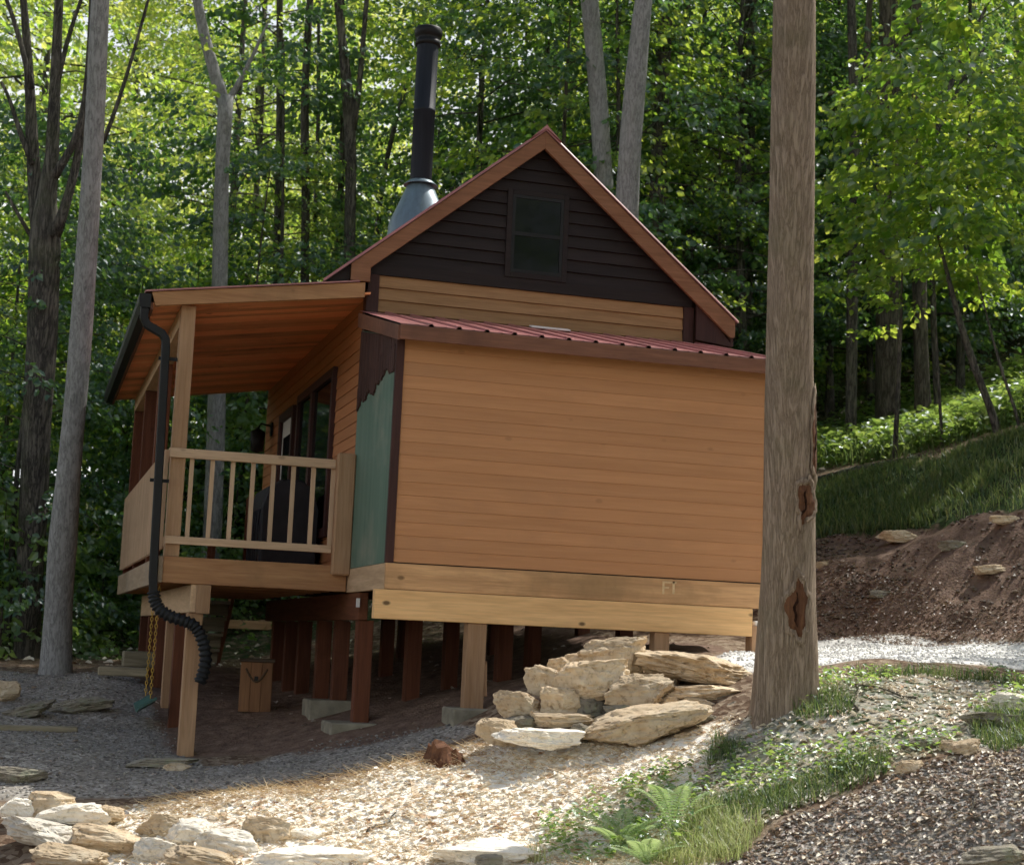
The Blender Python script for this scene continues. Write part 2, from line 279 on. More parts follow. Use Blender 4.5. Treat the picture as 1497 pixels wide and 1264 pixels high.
# ---------------------------------------------------------------- mesh helpers
def link(o, parent=None):
    COL.objects.link(o)
    if parent is not None: o.parent = parent
    return o
def empty(name, loc, label, cat, group=None):
    o = bpy.data.objects.new(name, None); o.location = loc; o.empty_display_size = 0.2; COL.objects.link(o)
    return tag(o, label, cat, group)
def tag(o, label=None, cat=None, group=None, kind=None):
    if label: o['label'] = label
    if cat: o['category'] = cat
    if group: o['group'] = group
    if kind: o['kind'] = kind
    return o

class MB:
    """collects shapes into one mesh, in world coordinates"""
    def __init__(s): s.v = []; s.f = []; s.r = []; s.sm = []
    def add(s, vs, fs, rnd=None, smooth=False):
        o = len(s.v); s.v += [tuple(map(float, p)) for p in vs]; r = random.random() if rnd is None else rnd
        for f in fs: s.f.append([o+i for i in f]); s.r.append(r); s.sm.append(smooth)
        return s
    def box(s, x0, x1, y0, y1, z0, z1, rnd=None):
        v = [(x, y, z) for z in (z0, z1) for y in (y0, y1) for x in (x0, x1)]
        return s.add(v, [(0, 2, 3, 1), (4, 5, 7, 6), (0, 1, 5, 4), (2, 6, 7, 3), (0, 4, 6, 2), (1, 3, 7, 5)], rnd)
    def hexa(s, b4, t4, rnd=None):     # bottom loop, top loop (ccw from above)
        v = list(b4)+list(t4)
        return s.add(v, [(3, 2, 1, 0), (4, 5, 6, 7), (0, 1, 5, 4), (1, 2, 6, 5), (2, 3, 7, 6), (3, 0, 4, 7)], rnd)
    def extr_y(s, prof, y0, y1, rnd=None):       # prof: (x,z) loop
        n = len(prof); v = [(x, y0, z) for x, z in prof]+[(x, y1, z) for x, z in prof]
        return s.add(v, [tuple(range(n)), tuple(range(2*n-1, n-1, -1))]+[(i, n+i, n+(i+1) % n, (i+1) % n) for i in range(n)], rnd)
    def extr_x(s, prof, x0, x1, rnd=None):       # prof: (y,z) loop
        n = len(prof); v = [(x0, y, z) for y, z in prof]+[(x1, y, z) for y, z in prof]
        return s.add(v, [tuple(range(n-1, -1, -1)), tuple(range(n, 2*n))]+[(i, (i+1) % n, n+(i+1) % n, n+i) for i in range(n)], rnd)
    def tube(s, pts, rad, seg=8, cap=True, rnd=None, smooth=True, wob=0.0, sq=False):
        pts = [Vector(p) for p in pts]; n = len(pts); rad = [rad]*n if isinstance(rad, (int, float)) else list(rad)
        vs = []; prev = None
        for i, p in enumerate(pts):
            t = (pts[min(i+1, n-1)]-pts[max(i-1, 0)]).normalized()
            if prev is None: a = Vector((1, 0, 0)) if abs(t.x) < 0.9 else Vector((0, 1, 0)); u = (a-t*a.dot(t)).normalized()
            else: u = (prev-t*prev.dot(t)).normalized()
            prev = u; w = t.cross(u)
            for k in range(seg):
                th = 2*math.pi*(k+(0.5 if sq else 0))/seg
                r = rad[i]*(1.0 if not wob else 1+wob*mnoise.noise((p.x*1.3+3*math.cos(th)*0.6, p.y*1.3+3*math.sin(th)*0.6, p.z*0.9)))
                vs.append(p+u*(math.cos(th)*r)+w*(math.sin(th)*r))
        fs = [(i*seg+k, i*seg+(k+1) % seg, (i+1)*seg+(k+1) % seg, (i+1)*seg+k) for i in range(n-1) for k in range(seg)]
        if cap: fs += [tuple(range(seg-1, -1, -1)), tuple((n-1)*seg+k for k in range(seg))]
        return s.add(vs, fs, rnd, smooth)
    def lathe(s, prof, cx, cy, seg=24, rnd=None, smooth=True):
        n = len(prof); vs = [(cx+r*math.cos(2*math.pi*k/seg), cy+r*math.sin(2*math.pi*k/seg), z) for r, z in prof for k in range(seg)]
        fs = [(i*seg+k, i*seg+(k+1) % seg, (i+1)*seg+(k+1) % seg, (i+1)*seg+k) for i in range(n-1) for k in range(seg)]
        return s.add(vs, fs, rnd, smooth)
    def build(s, name, mat, parent=None, bevel=0.0, loc=None):
        me = bpy.data.meshes.new(name)
        off = Vector(loc) if loc is not None else (parent_world(parent) if parent is not None else Vector((0, 0, 0)))
        me.from_pydata([Vector(p)-off for p in s.v], [], s.f)
        a = me.attributes.new('rnd', 'FLOAT', 'FACE'); a.data.foreach_set('value', s.r)
        me.polygons.foreach_set('use_smooth', s.sm); me.materials.append(mat); me.update()
        o = bpy.data.objects.new(name, me); link(o, parent)
        if parent is None and loc is not None: o.location = off
        if bevel:
            m = o.modifiers.new('bevel', 'BEVEL'); m.width = bevel; m.segments = 1; m.limit_method = 'ANGLE'
        return o
def parent_world(o):
    v = Vector((0, 0, 0))
    while o is not None: v = v+o.location; o = o.parent
    return v

def quick_mesh(name, verts, faces, rnd, mat, smooth=False):      # numpy: all faces of equal size
    me = bpy.data.meshes.new(name); nv, nf, k = len(verts), len(faces), faces.shape[1]
    me.vertices.add(nv); me.vertices.foreach_set('co', np.asarray(verts, np.float32).ravel())
    me.loops.add(nf*k); me.loops.foreach_set('vertex_index', np.asarray(faces, np.int32).ravel())
    me.polygons.add(nf); me.polygons.foreach_set('loop_start', np.arange(0, nf*k, k, dtype=np.int32))
    me.polygons.foreach_set('use_smooth', np.full(nf, smooth, dtype=bool))
    me.update(calc_edges=True)
    a = me.attributes.new('rnd', 'FLOAT', 'FACE'); a.data.foreach_set('value', np.asarray(rnd, np.float32))
    me.materials.append(mat); return me

def norm(a): return a/np.maximum(np.linalg.norm(a, axis=-1, keepdims=True), 1e-9)
def leaves(base, axis, nrm, length, width, fold=0.18, droop=0.0):
    """folded six-point leaves; returns verts, quads (two per leaf)"""
    axis = norm(axis); side = norm(np.cross(nrm, axis)); up = np.cross(axis, side)
    L = length[:, None]; Wd = width[:, None]
    p = lambda a, b, c: base+axis*L*a+side*Wd*b+up*L*c
    v = np.stack([p(0, 0, 0), p(.30, .5, fold), p(.68, .40, fold*.8-droop), p(1, 0, -droop*1.6), p(.68, -.40, fold*.8-droop), p(.30, -.5, fold)], 1)
    n = len(base); i = np.arange(n)[:, None]*6
    q = np.concatenate([i+np.array([[0, 3, 2, 1]]), i+np.array([[0, 5, 4, 3]])], 0)
    return v.reshape(-1, 3), q

# ---------------------------------------------------------------- terrain
CP = []
def cp(px, py, d): CP.append(at(px, py, d))
for a in [(-250, 1264, 10.4), (0, 1264, 10.2), (200, 1264, 10.2), (450, 1264, 10.0), (700, 1264, 9.7), (1000, 1264, 9.4), (1250, 1264, 9.0), (1497, 1264, 8.6), (1800, 1264, 8.3),
          (-250, 1190, 11.3), (60, 1188, 11.1), (300, 1190, 11.0), (-250, 1100, 13.1), (0, 1100, 13.0), (150, 1130, 12.4), (320, 1130, 12.5), (450, 1112, 12.8), (275, 1107, 14.0),
          (540, 1052, 14.2), (520, 1088, 13.1), (650, 1062, 12.8), (690, 1036, 13.1), (620, 1092, 12.1), (600, 1125, 11.5), (800, 1098, 11.6), (700, 1180, 10.7), (900, 1180, 10.4), (1000, 1092, 11.2),
          (450, 1190, 10.9), (850, 1035, 12.4), (850, 985, 13.0), (960, 975, 13.0), (1060, 955, 13.1), (960, 940, 14.5),
          (1150, 1040, 11.05), (1092, 1068, 11.1), (1205, 1000, 11.4), (1200, 968, 12.5), (1400, 1000, 11.5), (1497, 988, 11.8), (1750, 1000, 11.5), (1300, 1100, 10.2), (1497, 1100, 9.8), (1750, 1110, 9.4), (1100, 1130, 10.5), (1050, 1190, 9.95), (1300, 1200, 9.3), (1497, 1200, 8.9), (1750, 1200, 8.6),
          (1200, 948, 14.0), (1300, 947, 14.4), (1497, 965, 13.6), (1750, 985, 13.0), (1110, 945, 14.4), (1200, 930, 16.0), (1400, 928, 15.4), (1497, 905, 15.0), (1750, 890, 14.2),
          (1200, 778, 19.6), (1340, 772, 18.2), (1497, 747, 16.8), (1750, 730, 15.6), (1195, 702, 23.0), (1340, 671, 22.0), (1497, 626, 20.5), (1750, 575, 18.5),
          (1250, 655, 28.0), (1400, 610, 27.5), (1497, 585, 27.0), (1750, 520, 25.0),
          (85, 980, 18.8), (-250, 960, 19.0), (20, 955, 24.0), (300, 960, 22.5), (390, 955, 23.0), (150, 935, 30.0), (-250, 930, 30.0), (175, 1000, 17.0), (100, 1045, 15.4), (-250, 1040, 15.0), (400, 1015, 17.6), (360, 1040, 15.8)]: cp(*a)
CP += [np.array(a, float) for a in [(0, 0, -1.62), (-6, 0, -1.7), (6, 0, -1.5), (12, 2, -1.0), (-10, 6, -1.6), (0, 6, -1.55), (5, 5, -1.35), (0, -30, -2.5), (-60, 0, -4), (60, -10, 4), (30, 10, 5.0),
       (5.5, 20.5, 0.1), (7.2, 19, 0.9), (4.5, 25, 1.0), (8, 27, 3.2), (2, 30, -0.2), (6, 36, 2.6), (12, 38, 5.6), (22, 36, 8.8), (0, 45, 0.5), (10, 52, 6.5), (24, 52, 12), (40, 45, 16), (-15, 40, -1.5), (-40, 40, -4),
       (0, 70, 3.0), (20, 78, 13), (45, 75, 20), (-20, 80, 0), (-60, 90, -3), (0, 130, 8), (60, 130, 24), (130, 90, 28), (-100, 150, 2), (0, 260, 14), (150, 240, 30), (-200, 200, 5), (300, 300, 35), (-300, 300, 8), (-300, -200, -5), (300, -200, 10), (0, -250, -5)]]
CP = np.array(CP); _P = CP[:, :2]
def _ker(a, b): return -np.linalg.norm(a[:, None, :]-b[None], axis=2)
_n = len(_P); _A = np.zeros((_n+3, _n+3)); _A[:_n, :_n] = _ker(_P, _P)-np.eye(_n)*0.06
_A[:_n, _n] = 1; _A[:_n, _n+1:] = _P; _A[_n, :_n] = 1; _A[_n+1:, :_n] = _P.T
_w = np.linalg.solve(_A, np.concatenate([CP[:, 2], np.zeros(3)]))
def hraw(xy):
    xy = np.atleast_2d(np.asarray(xy, float)); out = np.empty(len(xy))
    for i in range(0, len(xy), 20000):
        q = xy[i:i+20000]; out[i:i+20000] = _ker(q, _P)@_w[:_n]+_w[_n]+q@_w[_n+1:]
    return out
_ph = rng.uniform(0, 6.28, (14, 2)); _fr = rng.normal(0, 1, (14, 2))
def hbump(xy):
    o = np.zeros(len(xy))
    for k in range(14):
        sc_ = 1.2*(1.35**k)**0.6
        o += 0.030/(1+0.35*k)*np.sin(xy[:, 0]*_fr[k, 0]*sc_+_ph[k, 0])*np.cos(xy[:, 1]*_fr[k, 1]*sc_+_ph[k, 1])
    return o
def H(xy):
    xy = np.atleast_2d(np.asarray(xy, float)); return hraw(xy)+hbump(xy)
def h1(x, y): return float(H([(x, y)])[0])
def hit(px, py, dmin=6.0, dmax=60.0):           # where a sight line meets the ground
    r = ray(px, py); ds = np.linspace(dmin, dmax, 900); P = r[None]*ds[:, None]
    below = np.nonzero(P[:, 2] < H(P[:, :2]))[0]
    if len(below) == 0: return r*dmax
    return P[below[0]]
def poly(pts): return np.array([hit(*p)[:2] for p in pts])
def inside(xy, pg):
    x, y = xy[:, 0], xy[:, 1]; c = np.zeros(len(xy), bool); j = len(pg)-1
    for i in range(len(pg)):
        xi, yi = pg[i]; xj, yj = pg[j]
        c ^= ((yi > y) != (yj > y)) & (x < (xj-xi)*(y-yi)/(yj-yi+1e-12)+xi); j = i
    return c
PG = {
 'gravel_path': poly([(-300, 1000), (60, 985), (190, 985), (225, 1030), (300, 1122), (470, 1085), (620, 1064), (716, 1058), (640, 1090), (560, 1118), (400, 1150), (180, 1168), (-300, 1175)]),
 'gravel_driveway': poly([(1030, 984), (1110, 946), (1200, 932), (1330, 930), (1500, 940), (1900, 960), (1900, 1000), (1497, 980), (1230, 968), (1120, 984)]),
 'footpath': poly([(1800, 1085), (1497, 1098), (1330, 1124), (1160, 1192), (1000, 1300), (1900, 1290)]),
 'dirt_bank': poly([(1180, 785), (1340, 775), (1497, 750), (1900, 725), (1900, 950), (1500, 938), (1330, 928), (1185, 930)]),
 'grass_slope': poly([(1175, 715), (1340, 676), (1497, 632), (1900, 560), (1900, 725), (1497, 750), (1340, 775), (1180, 785)]),
 'mound': poly([(1050, 1060), (1110, 1045), (1200, 985), (1320, 985), (1497, 1000), (1800, 1010), (1800, 1085), (1497, 1095), (1330, 1120), (1160, 1188), (1050, 1240), (1000, 1180), (1030, 1130)]),
 'litter': poly([(150, 1185), (430, 1155), (620, 1115), (700, 1080), (960, 1088), (1010, 1072), (1085, 1040), (1050, 1090), (1030, 1130), (1000, 1180), (1050, 1240), (1040, 1300), (150, 1300)]),
 'underhouse': np.array([(1.2, 14.6), (2.6, 12.9), (5.9, 12.7), (5.9, 20.6), (1.2, 20.6)]),
}
def axis_lines(a, b, step, lo, hi):
    L = list(np.arange(a, b, step)); s = step; x = a
    pre = []
    while x > lo: s *= 1.16; x -= s; pre.append(x)
    x = L[-1]; s = step; post = []
    while x < hi: s *= 1.16; x += s; post.append(x)
    return np.array(pre[::-1]+L+post)
gx = axis_lines(-2.5, 12.5, 0.075, -400, 400); gy = axis_lines(7.0, 24.0, 0.075, -300, 400)
GX, GY = np.meshgrid(gx, gy, indexing='xy'); XY = np.stack([GX.ravel(), GY.ravel()], 1)
Z = H(XY); nx, ny = len(gx), len(gy)
zone = np.zeros((len(XY), 4), np.float32); zone[:, 3] = 1
def blur(m, it=2):
    m = m.reshape(ny, nx).astype(float)
    for _ in range(it):
        p = np.pad(m, 1, mode='edge'); m = (p[:-2, 1:-1]+p[2:, 1:-1]+p[1:-1, :-2]+p[1:-1, 2:]+p[1:-1, 1:-1])/5
    return m.ravel()
ins = {k: inside(XY, v) for k, v in PG.items()}
zone[:, 0] = np.maximum(blur(ins['gravel_path'] | ins['gravel_driveway'], 4), blur(ins['footpath'], 5)*0.62)
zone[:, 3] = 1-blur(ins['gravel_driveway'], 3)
zone[:, 1] = np.maximum(blur(ins['dirt_bank'], 4), blur(ins['underhouse'], 4)*0.72)
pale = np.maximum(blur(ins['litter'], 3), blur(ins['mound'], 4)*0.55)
far = (XY[:, 1] > 22.5) | (XY[:, 0] > 13) | (XY[:, 0] < -3)
zone[:, 2] = np.maximum.reduce([blur(ins['grass_slope'], 4), blur(ins['mound'], 6)*0.52, far*0.55])
Z += ins['dirt_bank']*0.10*np.array([mnoise.fractal((x*1.6, y*1.6, 0.3), 1.0, 2.0, 4) if b else 0 for (x, y), b in zip(XY, ins['dirt_bank'])])
VERT = np.column_stack([XY, Z])
fi = np.arange((ny-1)*(nx-1)); fy, fx = fi//(nx-1), fi % (nx-1)
Q = np.stack([fy*nx+fx, fy*nx+fx+1, (fy+1)*nx+fx+1, (fy+1)*nx+fx], 1)
fc = XY[Q].mean(1)
owner = np.zeros(len(Q), int); names = ['ground', 'gravel_path', 'gravel_driveway', 'footpath', 'dirt_bank', 'grass_slope']
for k, nm in enumerate(names[1:], 1): owner[inside(fc, PG[nm])] = k
glabels = ['leaf strewn forest ground around the cabin', 'shaded gravel path in front of the porch posts', 'sunlit gravel driveway behind the big trunk',
           'leaf covered footpath in the lower right corner', 'cut bank of brown earth beside the driveway', 'shaded grass slope above the cut bank']
for k, nm in enumerate(names):
    q = Q[owner == k]; used = np.unique(q); mp = np.zeros(len(VERT), int); mp[used] = np.arange(len(used))
    me = quick_mesh(nm, VERT[used], mp[q], np.full(len(q), 0.5), M['ground'], True)
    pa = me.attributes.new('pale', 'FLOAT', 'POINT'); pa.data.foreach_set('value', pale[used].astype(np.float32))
    ca = me.attributes.new('zone', 'FLOAT_COLOR', 'POINT'); ca.data.foreach_set('color', zone[used].ravel())
    o = link(bpy.data.objects.new(nm, me)); tag(o, glabels[k], None, None, 'structure')
# earlier jitter-free lookups of the finished ground
def hz(x, y):
    i = min(max(np.searchsorted(gx, x)-1, 0), nx-2); j = min(max(np.searchsorted(gy, y)-1, 0), ny-2)
    tx = (x-gx[i])/(gx[i+1]-gx[i]); ty = (y-gy[j])/(gy[j+1]-gy[j]); g = Z.reshape(ny, nx)
    return float((g[j, i]*(1-tx)+g[j, i+1]*tx)*(1-ty)+(g[j+1, i]*(1-tx)+g[j+1, i+1]*tx)*ty)
def hzv(xy):
    g = Z.reshape(ny, nx); i = np.clip(np.searchsorted(gx, xy[:, 0])-1, 0, nx-2); j = np.clip(np.searchsorted(gy, xy[:, 1])-1, 0, ny-2)
    tx = (xy[:, 0]-gx[i])/(gx[i+1]-gx[i]); ty = (xy[:, 1]-gy[j])/(gy[j+1]-gy[j])
    return (g[j, i]*(1-tx)+g[j, i+1]*tx)*(1-ty)+(g[j+1, i]*(1-tx)+g[j+1, i+1]*tx)*ty

# ---------------------------------------------------------------- the cabin
XL, XR, YF, YB, YS = 2.742, 5.835, 14.43, 20.75, 12.80
FZ = 0.61                                    # floor height
RX, RZ, SL = 4.288, 4.745, 0.822             # ridge and roof slope
XSR = 5.97
cabin = empty('cabin', (4.2, 16.0, hz(4.2, 16.0)), 'small stained wood cabin on stilts with red metal roof and side porch', 'cabin')
def part(mb, name, mat, parent=None, bevel=0.0, label=None):
    o = mb.build(name, mat, cabin if parent is None else parent, bevel)
    if label: o['label'] = label
    return o
def roofz(x): return RZ-SL*abs(x-RX)
def courses_front(mb, Y, x0, x1, z0, z1, e, t=0.020, t2=0.007, clip=None):
    n = max(1, round((z1-z0)/e)); e = (z1-z0)/n
    for i in range(n):
        a, b = z0+i*e, z0+(i+1)*e; xa0, xa1, xb0, xb1 = x0, x1, x0, x1
        if clip: xa0, xa1 = clip(a); xb0, xb1 = clip(b)
        if xa1-xa0 < 0.02: break
        r = random.random(); v = []
        for (xx0, xx1, zz, yo) in ((xa0, xa1, a, t), (xb0, xb1, b-0.001, t2)): v += [(xx0, Y, zz), (xx1, Y, zz), (xx0, Y-yo, zz), (xx1, Y-yo, zz)]
        mb.add(v, [(2, 3, 7, 6), (0, 1, 3, 2), (4, 6, 7, 5), (0, 2, 6, 4), (1, 5, 7, 3), (0, 4, 5, 1)], r)
def courses_left(mb, X, y0, y1, z0, z1, e, openings=(), t=0.020, t2=0.007):
    n = max(1, round((z1-z0)/e)); e = (z1-z0)/n
    for i in range(n):
        a, b = z0+i*e, z0+(i+1)*e; segs = [(y0, y1)]
        for (oy0, oy1, oz0, oz1) in openings:
            if b > oz0+0.01 and a < oz1-0.01:
                ns = []
                for (p, q) in segs:
                    if oy0 > p: ns.append((p, min(q, oy0)))
                    if oy1 < q: ns.append((max(p, oy1), q))
                segs = [w for w in ns if w[1]-w[0] > 0.01]
        r = random.random()
        for (p, q) in segs: mb.extr_y([(X, a), (X-t, a), (X-t2, b-0.001), (X, b-0.001)], p, q, r)

# lean-to at the front
m = MB(); courses_front(m, YS, XL+0.002, XSR-0.07, FZ+0.004, 2.415, 0.104, 0.009, 0.004); wall = part(m, 'lean_to_wall', M['siding'], None, 0, 'smooth orange lap siding of the lean-to front')
m = MB(); m.box(XL+0.002, XSR-0.05, YS+0.002, YS+0.06, FZ, 2.40); m.box(XSR-0.06, XSR, YS+0.003, YF-0.005, FZ, 2.40); part(m, 'lean_to_backing', M['brown_x'])
m = MB(); m.box(XL-0.068, XL-0.002, YS-0.026, YS+0.02, FZ-0.004, 2.40); part(m, 'corner_board', M['brown'], None, 0.003); m = MB(); m.box(XSR-0.068, XSR+0.012, YS-0.026, YS+0.02, FZ-0.004, 2.36); part(m, 'corner_board', M['brown'], None, 0.003)
m = MB()
n = 4; yy = np.linspace(YS+0.022, YF-0.06, 2)
m.extr_x([(YS+0.024, FZ-0.002), (YF-0.05, FZ-0.002), (YF-0.05, 2.72), (YS+0.024, 2.40)], XL-0.055, XL-0.02); part(m, 'side_panel', M['panel'], None, 0.0, 'bare green sheathing on the lean-to side')
m = MB()                                     # ragged brown shingles over the green sheathing
ys = np.arange(YS+0.03, YF-0.075, 0.024)
for k, y in enumerate(ys):
    f = (y-YS)/(YF-YS); zb = 2.17-0.17*f+0.10*mnoise.noise((y*4, 1.7, 0))+0.05*mnoise.noise((y*17, 4.7, 0)); zt = 2.40+0.32*f
    for (a, b, o) in ((zb, zb+0.20, 0.062), (zb+0.15, zt, 0.058)): 
        if b > a: m.box(XL-o-0.006-0.006*random.random(), XL-0.056, y, y+0.0238, a+random.uniform(-0.006, 0.006), b)
part(m, 'shingle_patch', M['shingle'])
m = MB(); m.box(XL-0.062, XSR+0.004, YS-0.03, YS+0.012, 0.40, FZ-0.006, 0.35); part(m, 'rim_board', M['worn_x'], None, 0.004, 'water stained upper rim board')
m = MB(); m.box(XL-0.060, XL-0.022, YS+0.014, YF-0.012, 0.40, FZ-0.006, 0.3); part(m, 'side_rim_board', M['pine_y'], None, 0.004)
m = MB(); m.box(XL-0.142, XSR-0.18, YS-0.050, YS+0.03, 0.168, 0.397, 0.62); part(m, 'support_beam', M['fresh_x'], None, 0.005, 'fresh knotty lower beam')
# pale worn letters on the rim board
m = MB(); bx, bz, h = on_y(966, 868, YS)[0], on_y(966, 868, YS)[2], 0.105
y0, y1 = YS-0.0325, YS-0.029
for (a, b, c, d) in ((0, .018, 0, 1), (.018, .072, .86, 1), (.018, .058, .44, .58), (.088, .108, .05, 1), (.076, .122, .88, 1)): m.box(bx+a, bx+b, y0, y1, bz+h*c, bz+h*d)
part(m, 'marking', M['markpaint'])

# lean-to roof: ribbed red metal
RZ0, RZ1, RY0, RY1 = 2.475, 2.900, YS-0.19, YF-0.03
def lz(y): return RZ0+(RZ1-RZ0)*(y-RY0)/(RY1-RY0)
X0, X1 = XL-0.085, XSR+0.14
prof = []                                    # cross section along x: pans with ribs
x = X0
while x < X1-0.02:
    w = min(0.229, X1-x); prof += ([(x, 0)] if x == X0 else [(x, 0), (x+0.012, 0.018), (x+0.034, 0.018), (x+0.046, 0)])+[ (x+w*0.60, 0.001), (x+w*0.63, 0.005), (x+w*0.67, 0.001)]; x += 0.229
prof.append((X1, 0))
m = MB(); n = len(prof)
v = [(px, RY0, lz(RY0)+pz) for px, pz in prof]+[(px, RY1, lz(RY1)+pz) for px, pz in prof]+[(px, RY0, lz(RY0)+pz-0.006) for px, pz in prof]
m.add(v, [(i, i+1, n+i+1, n+i) for i in range(n-1)]+[(2*n+i, 2*n+i+1, i+1, i) for i in range(n-1)], 0.5)
lr = part(m, 'lean_to_roof', M['roof'], None, 0, 'ribbed red metal roof of the lean-to')
m = MB(); m.extr_x([(RY0+0.02, lz(RY0)-0.006), (RY1, lz(RY1)-0.028), (RY1, lz(RY1)-0.09), (RY0+0.02, lz(RY0)-0.075)], X0+0.014, X1-0.014); part(m, 'roof_board', M['brown_x'], lr)
m = MB(); m.box(X0+0.004, X1-0.004, RY0-0.004, RY0+0.018, RZ0-0.125, RZ0-0.009, 0.4); part(m, 'fascia', M['fascia'], lr, 0.003)
m = MB(); m.extr_x([(RY0+0.019, lz(RY0)-0.012), (RY1, lz(RY1)-0.02), (RY1, lz(RY1)-0.15), (RY0+0.019, lz(RY0)-0.13)], X0-0.006, X0+0.012, 0.5); part(m, 'side_fascia', M['fascia'], lr)
m = MB(); p, q = on_y(832, 489, YF-0.5), on_y(888, 496, YF-0.5)
m.hexa([(4.15, YF-0.42, lz(YF-0.42)+0.020), (4.50, YF-0.46, lz(YF-0.46)+0.020), (4.50, YF-0.38, lz(YF-0.38)+0.022), (4.15, YF-0.34, lz(YF-0.34)+0.022)],
       [(4.15, YF-0.42, lz(YF-0.42)+0.032), (4.50, YF-0.46, lz(YF-0.46)+0.032), (4.50, YF-0.38, lz(YF-0.38)+0.034), (4.15, YF-0.34, lz(YF-0.34)+0.034)]); part(m, 'roof_strip', M['white'], lr)

# main walls
GZ = 3.245
m = MB(); courses_front(m, YF, XL+0.085, XR-0.085, 2.80, GZ, 0.111, 0.026, 0.008); part(m, 'lower_gable_siding', M['siding_pale'])
def gclip(z):
    hw = (RZ-0.10-z)/SL; return max(XL, RX-hw), min(XR, RX+hw)
m = MB(); courses_front(m, YF-0.004, XL, XR, GZ+0.10, RZ-0.13, 0.118, 0.030, 0.008, gclip); part(m, 'upper_gable_siding', M['brown_x'], None, 0, 'dark brown lap siding of the gable')
m = MB(); a, b = gclip(GZ); c, d = gclip(GZ+0.105)
m.hexa([(a, YF-0.034, GZ), (b, YF-0.034, GZ), (b, YF, GZ), (a, YF, GZ)], [(c, YF-0.034, GZ+0.102), (d, YF-0.034, GZ+0.102), (d, YF, GZ+0.102), (c, YF, GZ+0.102)], 0.4); part(m, 'gable_band', M['brown_x'])
m = MB()
for (a, b) in ((XL-0.02, XL+0.083), (XR-0.083, XR+0.02)): m = MB(); m.box(a, b, YF-0.036, YF+0.0, FZ, GZ-0.002); part(m, 'corner_trim', M['brown'], None, 0.003)
m = MB(); m.box(XL-0.030, XL-0.0205, YF-0.036, YF+0.09, FZ-0.20, GZ-0.15); part(m, 'corner_trim', M['brown'], None, 0.003)
WIN = (15.87, 17.92, 1.05, 2.52); DOOR = (18.36, 19.22, FZ, 2.46)
m = MB(); courses_left(m, XL, YF+0.092, YB, FZ, 3.05, 0.111, (WIN, DOOR), 0.013, 0.004); part(m, 'porch_side_siding', M['siding_y'], None, 0, 'lap siding under the porch roof')
m = MB()
m.box(XL+0.003, XL+0.10, YF+0.005, WIN[0], FZ, 3.2); m.box(XL+0.003, XL+0.10, WIN[0], WIN[1], FZ, WIN[2]); m.box(XL+0.003, XL+0.10, WIN[0], WIN[1], WIN[3], 3.2)
m.box(XL+0.003, XL+0.10, WIN[1], DOOR[0], FZ, 3.2); m.box(XL+0.003, XL+0.10, DOOR[0], DOOR[1], DOOR[3], 3.2); m.box(XL+0.003, XL+0.10, DOOR[1], YB, FZ, 3.2)
m.extr_y([(XL+0.10, FZ), (XR-0.005, FZ), (XR-0.005, 3.2), (RX, RZ-0.22), (XL+0.10, 3.2)], YF+0.004, YF+0.08)
m.extr_y([(XL, FZ), (XR, FZ), (XR, 3.2), (RX, RZ-0.22), (XL, 3.2)], YB, YB+0.08)
m.box(XR-0.10, XR-0.004, YF+0.08, YB, FZ, 3.2); part(m, 'wall_frame', M['siding_y'])
m = MB(); m.box(XL+0.002, XR-0.002, YS+0.07, YB-0.002, FZ-0.03, FZ-0.001); part(m, 'floor', M['darkplank'])
# gable window
gw = MB(); a, b, c, d = 4.03, 4.525, 3.40, 4.13
for bx4 in ((a-0.05, a, c-0.05, d+0.05), (b, b+0.05, c-0.05, d+0.05), (a, b, d, d+0.05), (a, b, c-0.05, c)): gw.box(bx4[0], bx4[1], YF-0.044, YF-0.002, bx4[2], bx4[3])
gwo = part(gw, 'gable_window', M['brown_x'], None, 0.003)
m = MB()
for bx4 in ((a, a+0.03, c, d), (b-0.03, b, c, d), (a+0.03, b-0.03, d-0.03, d), (a+0.03, b-0.03, c, c+0.03), (a+0.03, b-0.03, (c+d)/2-0.018, (c+d)/2+0.018)): m.box(bx4[0], bx4[1], YF-0.043, YF-0.020, bx4[2], bx4[3])
part(m, 'sash', M['black'], gwo)
m = MB(); m.box(a+0.031, b-0.031, YF-0.037, YF-0.033, c+0.031, (c+d)/2-0.019); m.box(a+0.031, b-0.031, YF-0.037, YF-0.033, (c+d)/2+0.019, d-0.031); part(m, 'pane', M['glass'], gwo)
# porch window (two sashes) and door
y0, y1, z0, z1 = WIN; ym = (y0+y1)/2+0.15
m = MB()
for q in ((y0-0.09, y0, z0-0.09, z1+0.09), (y1, y1+0.09, z0-0.09, z1+0.09), (y0, y1, z1, z1+0.09), (y0, y1, z0-0.09, z0), (ym-0.06, ym+0.06, z0, z1)): m.box(XL-0.052, XL+0.01, q[0], q[1], q[2], q[3])
pw = part(m, 'porch_window', M['brown'], None, 0.003)
for (p, q) in ((y0, ym-0.06), (ym+0.06, y1)):
    m = MB(); m.box(XL-0.020, XL-0.012, p+0.002, q-0.002, z0+0.002, z1-0.002); part(m, 'pane', M['glass'], pw)
y0, y1, z0, z1 = DOOR
m = MB()
for q in ((y0-0.10, y0, z0, z1+0.09), (y1, y1+0.10, z0, z1+0.09), (y0, y1, z1, z1+0.09)): m.box(XL-0.055, XL+0.01, q[0], q[1], q[2], q[3])
pd = part(m, 'porch_door', M['brown'], None, 0.003)
m = MB(); m.box(XL-0.015, XL+0.03, y0+0.002, y1-0.002, z0+0.015, z1-0.002); m.box(XL-0.026, XL-0.016, y0+0.12, y1-0.12, z0+0.15, z0+0.9); dl = part(m, 'door_leaf', M['white'], pd, 0.004)
